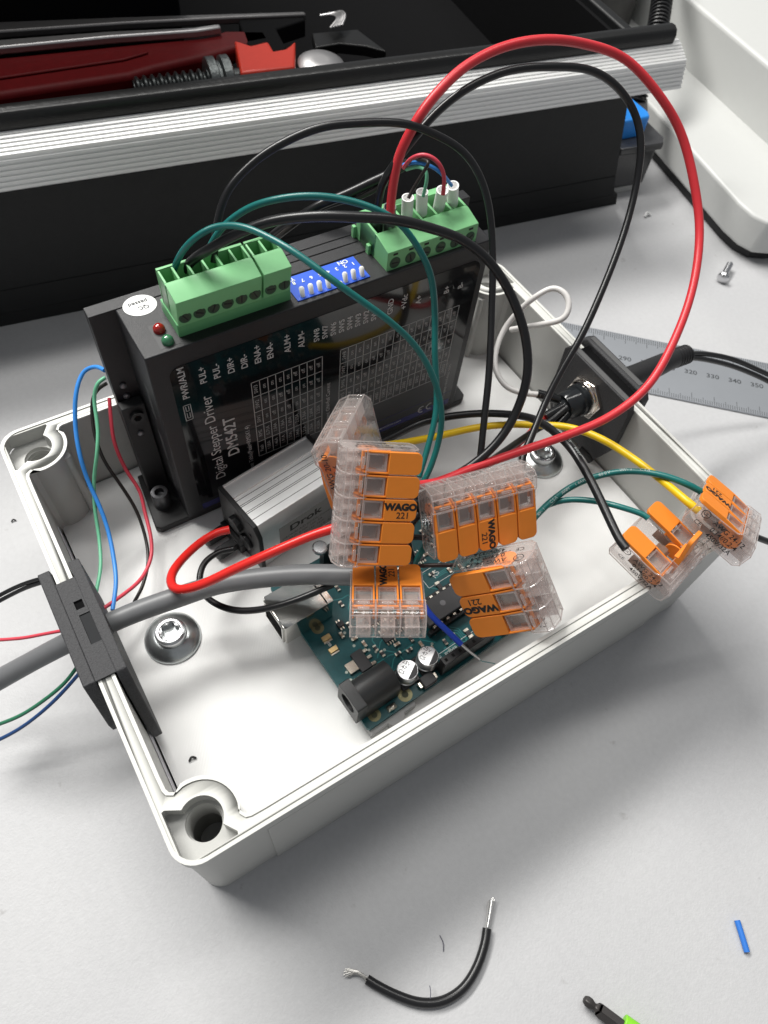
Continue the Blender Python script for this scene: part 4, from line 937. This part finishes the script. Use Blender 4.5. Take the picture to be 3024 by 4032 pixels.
wire('wire', 'out_blue', 'navy', 'thin dark blue wire leaving under the cable clamp below the green one', group=MG)
r_, p_ = CABLES['out_black_a']; m = MB(); m.tube(p_, r_, 10); r_, p_ = CABLES['out_black_b']; m.tube(p_, r_, 10)
tag(m.build('twin_cord', COLORS['black'], ang=60), 'black twin cord leaving the box over the left wall behind the clamp', 'cord')
wire('cable', 'grey_cable', 'grey', 'thick grey cable passing through the clamp in the left wall', 'cable', n=24)
wire('wire', 'dcdc_red', 'bred', 'bright red wire looping out of the power converter', )
wire('wire', 'dcdc_black', 'black', 'black wire looping out of the power converter under the grey cable')
wire('wire', 'yellow', 'yellow', 'yellow wire arching to the connector outside the box corner')
wire('wire', 'black_supply', 'black', 'black wire crossing over the yellow one to the open-lever connector', parts=('E 16AWG  AWM 1015  600V', .55, .13))
wire('wire', 'printed_green_far', 'green', 'teal wire with white print arching to the outermost connector', parts=('VW-1   CSA  AWM  16AWG   600V   VW-1  CSA', .12, .13))
wire('wire', 'printed_green_near', 'green', 'teal wire running low to the open-lever connector')
wire('wire', 'white_wire', 'white', 'white wire looping over the right wall from the power socket')
wire('wire', 'lead_black', 'black', 'black lead from the power socket to the crosswise connector')
wire('wire', 'lead_red', 'red', 'short red lead from the power socket, mostly under the long red wire')
wire('wire', 'junction_black', 'black', 'short black wire dropping between the two five-lever connectors')
wire('wire', 'junction_green', 'green', 'short teal wire dropping beneath the five-lever connectors')
wire('wire', 'junction_brown', 'brown', 'short dark brown wire lying over the circuit board')
wire('wire', 'junction_black_two', 'black', 'short black wire bridging the two five-lever connectors')
wire('wire', 'out_right_black', 'black', 'black wire leaving the outermost connector at the right edge')
t = thing('wire', CABLES['blue_stub'][1][0], 'short blue wire with a bare silver tip over the circuit board', 'wire')
r_, p_ = CABLES['blue_stub']; m = MB(); m.tube(p_, r_, 12); m.build('insulation', COLORS['dblue'], t, ang=60)
r_, p_ = CABLES['blue_stub_core']; m = MB(); m.tube(p_, r_, 8); m.build('core', STEEL, t, ang=60)

# ================================================================ power socket in the right wall
ps = thing('power_socket', (18.2, 6.8, 3), 'black panel power socket clamped over the right wall of the box', 'power socket')
m = MB(M=YZ); m.prism([(5.12, 5.35), (5.3, 5.72), (8.28, 5.72), (8.46, 5.5), (8.40, 3.3), (7.9, 2.45), (5.5, 2.45), (5.05, 3.6)], 17.74, 18.04); m.build('inner_plate', PRINTB, ps, bevel=.03)
m = MB(M=YZ); m.prism([(5.35, 5.30), (5.6, 5.66), (8.35, 5.66), (8.62, 5.4), (8.6, 2.0), (5.3, 2.0)], 18.58, 18.98); m.build('outer_plate', PRINTB, ps, bevel=.06)
m = MB(); m.b2((18.04, 5.5, 5.0), (18.58, 8.2, 5.44)); m.build('saddle', BLKMATT, ps)
m = MB(); m.b2((17.80, 5.45, 5.721), (17.98, 8.2, 5.735)); m.b2((18.72, 5.8, 5.661), (18.90, 8.3, 5.675)); m.build('edge_strip', mat('edge_grey', (.10, .10, .10), .45), ps)
m = MB(); m.cyl((17.74, 6.85, 4.62), (17.56, 6.85, 4.62), .80, n=6); m.lathe([(.66, 0), (.66, .10), (.60, .13)], (17.58, 6.85, 4.62), (-1, 0, 0), 28)
m.build('nut', mat('chrome', (.80, .74, .68), .12, 1.0, var=.25, scale=4), ps, bevel=.03)
m = MB(); m.lathe([(.57, 0), (.57, .22), (.52, .27), (.50, .78), (.46, .85), (.34, .85), (.33, .98), (.28, 1.0), (0, 1.0)], (17.50, 6.85, 4.62), (-1, 0, -.03), 28); m.build('barrel', mat('socket_gloss', (.015, .017, .019), .15), ps)
m = MB(); m.b2((16.36, 6.72, 4.58), (16.55, 6.92, 4.72)); m.cyl((16.55, 6.8, 4.8), (16.4, 6.85, 4.85), .12, n=12); m.build('solder_lug', mat('lug_bright', (.85, .85, .84), .15, 1.0), ps, bevel=.02)
for i, (a, b, c) in enumerate((((16.55, 7.05, 4.85), (15.95, 7.55, 4.98), 'black'), ((16.50, 6.75, 4.85), (15.75, 6.75, 4.72), 'red'), ((16.60, 6.55, 4.6), (15.95, 6.35, 4.45), 'black'))):
    m = MB(); m.tube([a, ((a[0] + b[0]) / 2, (a[1] + b[1]) / 2, (a[2] + b[2]) / 2 + .02), b], .155, 16); m.build('shrink_sleeve', mat('shrink_black', (.012, .013, .014), .22), ps)
m = MB(); m.tube([(17.2, 5.9, 3.1), (17.35, 5.62, 2.95), (17.45, 5.4, 2.75)], .12, 12); m.build('cut_sleeve', BLK, ps)
# plug outside
pg = thing('power_plug', (19.0, 6.7, 4.4), 'black power plug pushed into the socket from outside, over the steel ruler', 'plug')
m = MB(); m.tube([(18.98, 6.75, 4.75), (19.9, 6.72, 4.7), (21.0, 6.75, 4.6), (21.6, 6.78, 4.55), (22.1, 6.8, 4.48), (22.75, 6.82, 4.4)], lambda t: .44 - .13 * t if t < .6 else .362 - .08 * (t - .6), 20); m.build('grip', mat('plug_black', (.016, .016, .017), .5, bump=.3, bscale=20), pg, ang=60)
m = MB()
for i in range(5): m.lathe([(.33, 0), (.37, .03), (.37, .07), (.33, .10)], (22.05 + i * .15, 6.80, 4.48 - i * .02), (1, .02, -.1), 20)
m.build('strain_relief', BLK, pg)
m = MB()
for key in ('plug_cord_a', 'plug_cord_b'): r_, p_ = CABLES[key]; m.tube(p_, .10, 10)
tag(m.build('twin_cord', COLORS['black'], ang=60), 'black twin cord running right from the power plug', 'cord')

# ================================================================ steel ruler
ru = thing('steel_ruler', (27.0, 8.2, 0), 'steel ruler marked in millimetres on the table behind the socket', 'ruler')
ang = -.755
RM_ = Matrix.Translation((27.02, 8.17, 0)) @ Matrix.Rotation(ang, 4, 'Z')
m = MB(M=RM_); m.b2((-11, -1.82, .02), (9, 1.62, .09)); m.build('blade', mat('ruler_steel', (.50, .52, .55), .42, .85, var=.05, scale=1), ru, bevel=.02)
m = MB(M=RM_)
for q in range(-100, 85):
    L = .62 if q % 10 == 0 else (.50 if q % 5 == 0 else .36)
    m.b2((q * .1 - .012, 1.60 - L, .090), (q * .1 + .012, 1.58, .0925))
for q in range(-160, 130):
    s = 0.0635 * 1; x = q * .1
    L = .50 if q % 10 == 0 else (.34 if q % 5 == 0 else .22)
    if -10 < x < 8.4: m.b2((x - .011, -1.78, .090), (x + .011, -1.78 + L, .0925))
for q in range(-9, 8): m.text(str(320 + q * 10), .36, Matrix.Translation((q * 1.0, 0, .0925)), 0, bold=.006, sx=1.1)
m.build('scale_marking', mat('ruler_ink', (.06, .065, .07), .5), ru, smooth_=False)

# ================================================================ tool chest drawer behind
U = Vector((.987, -.161, 0)); NN = Vector((.161, .987, 0))
TB = frame((1.36, 24.55, 0), U, NN)
tc_ = thing('tool_box', (16, 24, 0), 'open black steel tool box with ribbed aluminium front rail and tools inside', 'tool box')
def MT(): return MB(M=TB)
YZT = frame((0, 0, 0), (0, 1, 0), (0, 0, 1))
m = MB(M=TB @ frame((0, 0, 0), (1, 0, 0), (0, 0, 1)))
m.prism([(-22, .55), (31.3, .55), (31.0, 1.3), (29.95, 5.7), (29.6, 8.2), (-22, 8.2)], -.35, 0.0); m.build('front_panel', PANELB, tc_)
m = MB(M=TB @ frame((0, 0, 0), (1, 0, 0), (0, 0, 1))); m.prism([(-22, .0), (31.62, .0), (31.45, .62), (-22, .62)], -.4, .04); m.prism([(-22, .62), (31.2, .62), (30.85, 1.75), (-22, 1.75)], -.3, .03); m.build('kick_strip', mat('kick_strip', (.010, .0105, .011), .5, spec=.3), tc_)
m = MT(); m.b2((29.0, .1, .5), (29.5, 34, 8.55)); m.build('side_panel', PANELB, tc_, bevel=.1)
m = MT(); m.b2((-22, .2, 3.2), (29.2, 34, 3.4)); m.b2((-22, 33.5, 3.2), (29.2, 34, 9)); m.b2((-22, .12, 3.2), (29.2, .5, 8.3)); m.b2((28.8, .3, 3.3), (29.1, 34, 8.2)); m.build('liner', BLKMATT, tc_)
# ribbed rail: upper sloping face and lower face, ribs follow the length
def rib_prof(a, b, n_, depth):
    a = Vector(a); b = Vector(b); d = (b - a); nrm = Vector((d.y, -d.x)).normalized(); pts = []
    for i in range(n_):
        for tt, off in ((0.02, 0), (.50, 0), (.58, 1), (.94, 1)):
            p = a + d * ((i + tt) / n_) + nrm * (depth if off else 0)
            pts.append((p.x, p.y))
    return pts
lo = rib_prof((-1.45, 6.85), (-1.17, 7.82), 6, .055); hi = rib_prof((-1.12, 7.90), (-.32, 8.32), 6, .05)
prof = [(-1.38, 6.78)] + lo + hi + [(-.25, 8.34), (-.05, 8.30), (-.05, 6.78)]
m = MB(M=TB @ YZT); m.plate([prof], -22, 31.4); m.build('front_rail', ALU_R, tc_)
m = MB(M=TB @ YZT); m.prism([(-.36, 8.25), (-.40, 8.60), (-.30, 8.82), (-.10, 8.92), (.15, 8.90), (.34, 8.75), (.40, 8.3)], -22, 31.0); m.build('lip', mat('rubber_lip', (.012, .012, .012), .28, bump=.4, bscale=6), tc_, bevel=.05)
m = MT(); m.b2((-30, 13.6, 0), (12, 46, 31)); tcb = m.build('shade_block', BLKMATT, None, bevel=.2)  # added block, sized to shade the drawer and the table beside it
tag(tcb, 'black block added behind the open drawer to shade it', 'shade block')
# tools in the drawer
def MTl(): return MB(M=TB)
REDP = mat('wrench_red_shaded', (.10, .002, .003), .55, var=.25, bump=.3, bscale=6, spec=.25)  # dark copy of the wrench paint, drawer shade put into the colour
pw = thing('pipe_wrench', TB @ Vector((8, 8, 5)), 'red pipe wrench with knurled nut lying in the drawer', 'pipe wrench')
m = MTl()
m.prism([(-8, 6.65), (2.8, 6.65), (8.2, 7.0), (9.4, 7.4), (11.9, 7.9), (13.6, 8.4), (15.2, 8.6), (15.2, 9.6), (13.3, 10.0), (12.2, 9.6), (3, 9.7), (-8, 9.7)], 5.2, 6.0); m.build('handle', REDP, pw, bevel=.25, seg=4)
m = MTl(); m.prism([(-6, 7.7), (2.8, 7.7), (8.2, 8.1), (9.4, 8.5), (9, 9.0), (3, 8.8), (-6, 8.8)], 6.0, 6.12); m.build('handle_web', REDP, pw, bevel=.05)
m = MTl(); m.prism([(12.75, 5.45), (15.25, 5.42), (16.05, 7.75), (15.62, 7.3), (15.3, 7.05), (14.76, 7.0), (14.78, 7.9), (13.9, 7.7), (13.3, 8.35)], 5.3, 6.3); m.build('hook_housing', mat('wrench_red_lit', (.62, .04, .02), .38), pw, bevel=.12, seg=3)  # lit copy of the same red paint, outside the painted shade
m = MTl(); m.prism([(14.78, 7.0), (15.3, 7.1), (15.6, 7.8), (15.7, 9.6), (17.4, 10.2), (17.2, 11), (14.2, 10.9), (13.9, 8.4)], 5.2, 6.0); m.build('jaw', BLKMATT, pw, bevel=.08)
m = MTl(); m.cyl((8.2, 6.15, 5.7), (13.0, 6.15, 5.7), .42, n=18)
for i in range(11): m.lathe([(.42, 0), (.56, .10), (.56, .18), (.42, .28)], (8.25 + i * .34, 6.15, 5.7), (1, .0, .02), 18)
m.build('threaded_rod', mat('rod_steel', (.05, .055, .055), .35, .7), pw)
m = MTl(); m.lathe([(1.0, 0), (1.15, .06), (1.15, .42), (.95, .50), (.95, .62), (1.15, .70), (1.15, 1.05), (1.0, 1.12)], (11.45, 6.4, 5.4), (1, 0, 0), 48); m.build('knurled_nut', mat('nut_steel', (.11, .12, .12), .35, .7, bump=1.0, bscale=9), pw)
def spanner(pts, w, z, label, mt):
    t = thing('spanner', TB @ Vector((pts[0][0], pts[0][1], z)), label, 'spanner')
    m = MTl(); up_ = []; dn = []
    for i, (x, y, k2) in enumerate(pts): up_.append((x, y + w * k2 / 2)); dn.append((x, y - w * k2 / 2))
    m.prism(dn + up_[::-1], z, z + .35); m.build('shank', mt, t, bevel=.08)
    return t
SATIN = mat('satin_steel', (.42, .41, .41), .42, .9, var=.12)
spanner([(-8, 10.3, 1.3), (3, 10.0, 1.1), (8, 9.85, .8), (11.8, 9.5, .5), (13, 9.6, .5)], .62, 6.05, 'satin steel spanner lying against the red wrench handle', SATIN)
t = spanner([(-8, 12.3, 1.1), (3.5, 12.1, 1.1), (9, 11.6, .7), (14, 11.0, .45), (17.5, 10.55, .35)], .80, 5.8, 'long dark spanner behind with a ribbed curled end', mat('dull_steel', (.16, .155, .155), .45, .8))
m = MTl()
for i in range(5): m.tube([(18.35 + i * .16, 9.3 + i * .03, 5.9), (18.9 + i * .12, 9.75 + i * .05, 6.1), (18.75 + i * .16, 10.4 + i * .05, 6.0), (18.3 + i * .16, 10.6, 5.9)], .07, 8)
m.build('ribbed_end', SATIN, t)
t = thing('spoon_tool', TB @ Vector((17, 6.6, 5.8)), 'pale rounded metal tool head beside the bright red wrench part', 'tool')
m = MTl(); m.lathe([(1.05, 0), (1.1, .1), (.8, .28), (.3, .32), (0, .30)], (16.9, 6.6, 5.6), (0, -.1, 1), 28); m.build('head', SATIN, t)
t = thing('tool_edge', TB @ Vector((18, 8.6, 5.6)), 'dark tool with a thin bright edge near the drawer right side', 'tool')
m = MTl(); m.prism([(17.3, 8.5), (18.6, 8.65), (19.8, 8.1), (20.6, 7.4), (20.0, 9.8), (17.6, 9.9)], 5.0, 5.5); m.build('blade', mat('dark_steel', (.03, .03, .03), .3, .6), t, bevel=.06)

# ================================================================ machine base on the right, bin, hose
mb = thing('white_machine', (40, 18, 0), 'white stepped plastic machine base on black feet at the right', 'machine base')
ZS = 2.35
slab = [(45.5, 40), (39.3, 30), (37.55, 22.9), (35.42, 14.5), (35.30, 13.4), (35.55, 12.55), (36.3, 12.05), (37.6, 11.6), (60, 4.5), (80, 20), (70, 45)]
WH = mat('machine_white', (.56, .565, .55), .4, var=.02, bump=.08, bscale=30)
m = MB(); m.prism(slab, .55, ZS); m.build('lower_slab', WH, mb, bevel=.18, seg=4)
def inset(poly, d, c=(45, 20)): return [(c[0] + (x - c[0]) * (1 - d), c[1] + (y - c[1]) * (1 - d)) for x, y in poly]
m = MB(); m.prism(inset(slab, .035), .0, .56); m.build('foot_strip', mat('foot_rubber', (.02, .02, .021), .6), mb, bevel=.05)
m = MB(); m.prism([(43.6, 30.2), (42.62, 25.3), (41.0, 17.5), (39.2, 8.5), (70, 0), (80, 20), (70, 45), (46.5, 45)], ZS - .3, 5.3); m.build('upper_block', WH, mb, bevel=.22, seg=4)
# clear dark bin behind the drawer corner
bn = thing('parts_bin', (34.5, 22, 0), 'smoky dark plastic bin between the drawer and the white machine base', 'bin')
SMK = mat('smoke_plastic', (.045, .045, .047), .22, spec=.6)
m = MB(); m.prism([(32.4, 20.3), (34.7, 19.85), (35.0, 20.1), (36.0, 25.5), (33.2, 26)], .35, 2.4)
m.build('tub', SMK, bn, bevel=.12, seg=3)
m = MB(); m.prism([(32.3, 20.15), (34.9, 19.65), (35.3, 20.0), (36.3, 25.7), (33.1, 26.2)], 2.38, 2.75); m.build('rim', SMK, bn, bevel=.08)
m = MB(); m.prism([(32.3, 20.3), (34.7, 19.9), (35.0, 20.15), (35.9, 25), (33.2, 26)], .0, .34); m.build('base_strip', mat('bin_base', (.42, .42, .41), .4), bn, bevel=.05)
m = MB(); m.prism([(32.6, 21.6), (34.9, 21.3), (35.8, 22.3), (36.3, 26), (33, 26)], 2.7, 3.6); m.build('lid', SMK, bn, bevel=.15, seg=3)
t = thing('blue_block', (34, 21.6, 2.6), 'bright blue block inside the smoky bin', 'block')
m = MB(); m.prism([(32.7, 20.9), (34.35, 20.7), (34.6, 21.1), (34.7, 22.5), (33.2, 22.9)], 2.7, 3.75); m.build('body', mat('block_blue', (.02, .24, .74), .4), t, bevel=.1)
# flexible hose
hs = thing('gooseneck_hose', (37.0, 24.6, 5), 'black ribbed flexible hose rising behind the drawer corner', 'hose')
hp = [(35.2, 22.6, 3.5), (36.2, 23.5, 5.6), (37.2, 24.6, 6.6), (39.3, 26.8, 7.2), (42, 29.5, 7.6)]
m = MB(); m.tube(hp, .42, 14); m.build('core', BLK, hs)
m = MB(); P_ = smooth(hp, 10)
for i in range(0, len(P_) - 1, 1):
    d = (P_[i + 1] - P_[i]).normalized(); m.lathe([(.42, -.09), (.56, -.02), (.56, .04), (.42, .10)], P_[i], d, 16)
m.build('ribs', BLK, hs)
t = thing('dark_canister', (42.2, 33.2, 0), 'dark round canister at the top edge behind the drawer', 'canister')
m = MB(); m.lathe([(2.8, 0), (3.0, .3), (3.0, 5.2), (2.7, 5.6), (0, 5.7)], (41.3, 33.6, 0), n=40); m.build('body', mat('canister_dark', (.035, .033, .032), .45), t)

# ================================================================ small things on the table
def screw(loc, d, L, label):
    t = thing('machine_screw', loc, label, 'screw')
    d = Vector(d).normalized(); p = Vector(loc)
    m = MB(); m.cyl(p, p + d * L, .14, n=14); 
    for i in range(int(L / .09)): m.lathe([(.14, 0), (.17, .035), (.14, .07)], p + d * (.05 + i * .09), d, 14)
    m.build('shank', STEEL, t)
    m = MB(); m.lathe([(.0, -.26), (.12, -.25), (.26, -.18), (.30, -.06), (.28, 0), (.14, .0)], p, d, 20); m.build('head', STEEL, t)
screw((33.2, 12.1, .26), (.88, .46, .05), 1.15, 'small zinc screw lying on the table right of the red wire')
# cut piece of black wire
t = thing('cut_wire', (4.6, -5, 0), 'cut piece of black wire with bare strands at both ends on the table', 'wire')
r_, p_ = CABLES['cut_black']; p_ = [(a, b, .14) for a, b, c in p_]; m = MB(); m.tube(p_, .125, 14); m.build('insulation', COLORS['black'], t, ang=60)
e0, e1 = Vector(p_[0]), Vector(p_[-1]); d0 = (Vector(p_[0]) - Vector(p_[1])).normalized(); d1 = (Vector(p_[-1]) - Vector(p_[-2])).normalized()
m = MB()
for i in range(12):
    a = 2 * math.pi * i / 12; rr = .07 if i % 3 else .03; o_ = Vector((math.cos(a) * rr * .9, math.sin(a) * rr * .5, math.sin(a) * rr + .01))
    m.tube([e0 + o_ * .8, e0 + d0 * .35 + o_ * 1.2, e0 + d0 * (.68 + .05 * rnd.random()) + o_ * 1.7], .018, 6)
m.build('straight_strands', mat('tinned_strand', (.78, .77, .75), .3, 1.0), t)
m = MB()
for i in range(9):
    a = 2 * math.pi * i / 9; o_ = Vector((math.cos(a) * .05, math.sin(a) * .03, math.sin(a) * .05))
    dd = (d1 + Vector((-.15, .25 * math.sin(i), 0))).normalized()
    o2 = Vector((math.cos(a + 1.6) * .05, math.sin(a + 1.6) * .04, math.sin(a + 1.6) * .04)); o3 = Vector((math.cos(a + 3) * .10, math.sin(a + 3) * .10, .01))
    m.tube([e1 + o_, e1 + d1 * .28 + o2 + Vector((0, 0.02, .03)), e1 + d1 * .5 + Vector((-.12, -.03, -.03)) + o3], .017, 6)
m.build('frayed_strands', mat('dull_strand', (.45, .44, .42), .4, 1.0), t)
# blue insulation offcut
t = thing('insulation_offcut', (12.3, -8.6, 0), 'short blue insulation offcut lying alone on the table', 'offcut')
m = MB(); m.tube([(12.46, -8.22, .10), (12.30, -8.55, .10), (12.12, -8.92, .09)], .085, 12); m.build('tube', mat('offcut_blue', (.03, .17, .58), .4), t, ang=60)
# ball end driver bit with a green collar
t = thing('ball_end_driver', (7.6, -7.9, .1), 'black ball-end hex driver tip with bright green collar at the bottom edge', 'hex driver')
a = Vector((7.45, -7.38, .26)); d = Vector((.36, -.80, .02)).normalized()
m = MB(); m.lathe([(0, -.15), (.10, -.12), (.15, -.03), (.15, .06), (.10, .16), (.10, .20), (.19, .30)], a, d, 6); m.lathe([(.19, .30), (.20, .34), (.20, 2.4)], a, d, 6); m.build('shaft', mat('driver_black', (.05, .046, .045), .4, .4), t, bevel=.02)
m = MB(); m.cyl(a + d * .95 + Vector((.12, .06, .04)), a + d * 2.2 + Vector((.15, .07, .08)), .19, n=18); m.build('collar', mat('driver_green', (.22, .62, .03), .4), t, bevel=.03)
# crumbs and fibres
def crumb(loc, s, c, label, name='crumb'):
    m = MB(); m.tube([(loc[0] - s, loc[1], loc[2] + s * .3), (loc[0], loc[1] + s * .6, loc[2] + s * .9), (loc[0] + s * .9, loc[1] - s * .1, loc[2] + s * .3)], s * .32, 7)
    tag(m.build(name, c), label, name)
crumb((1.14, 3.05, ZF), .10, mat('crumb_dark', (.03, .03, .03), .6), 'dark plastic crumb on the white box floor near the corner hole')
crumb((33.4, 17.8, 0), .2, WHITE, 'white crumb on the table near the dark bin')
crumb((-1.0, 14.6, 0), .08, mat('crumb_dark', (.03, .03, .03), .6), 'dark speck on the table left of the box')
def fibre(pts, r, label, c):
    m = MB(); m.tube(pts, r, 6); tag(m.build('fibre', c), label, 'fibre')
FB = mat('fibre_grey', (.10, .10, .13), .6)
fibre([(4.95, -4.05, .02), (4.93, -4.25, .04), (4.82, -4.42, .02)], .012, 'tiny curved grey fibre above the cut black wire', FB)
fibre([(4.05, -4.85, .22), (3.98, -5.0, .24), (3.85, -5.15, .2)], .012, 'dark hair standing over the cut black wire', FB)
0 and fibre([(1.2, -3.6, .02), (1.7, -3.85, .02), (2.4, -4.3, .02), (2.9, -4.6, .02)], .003, 'long fine hair beside the frayed strands', FB)
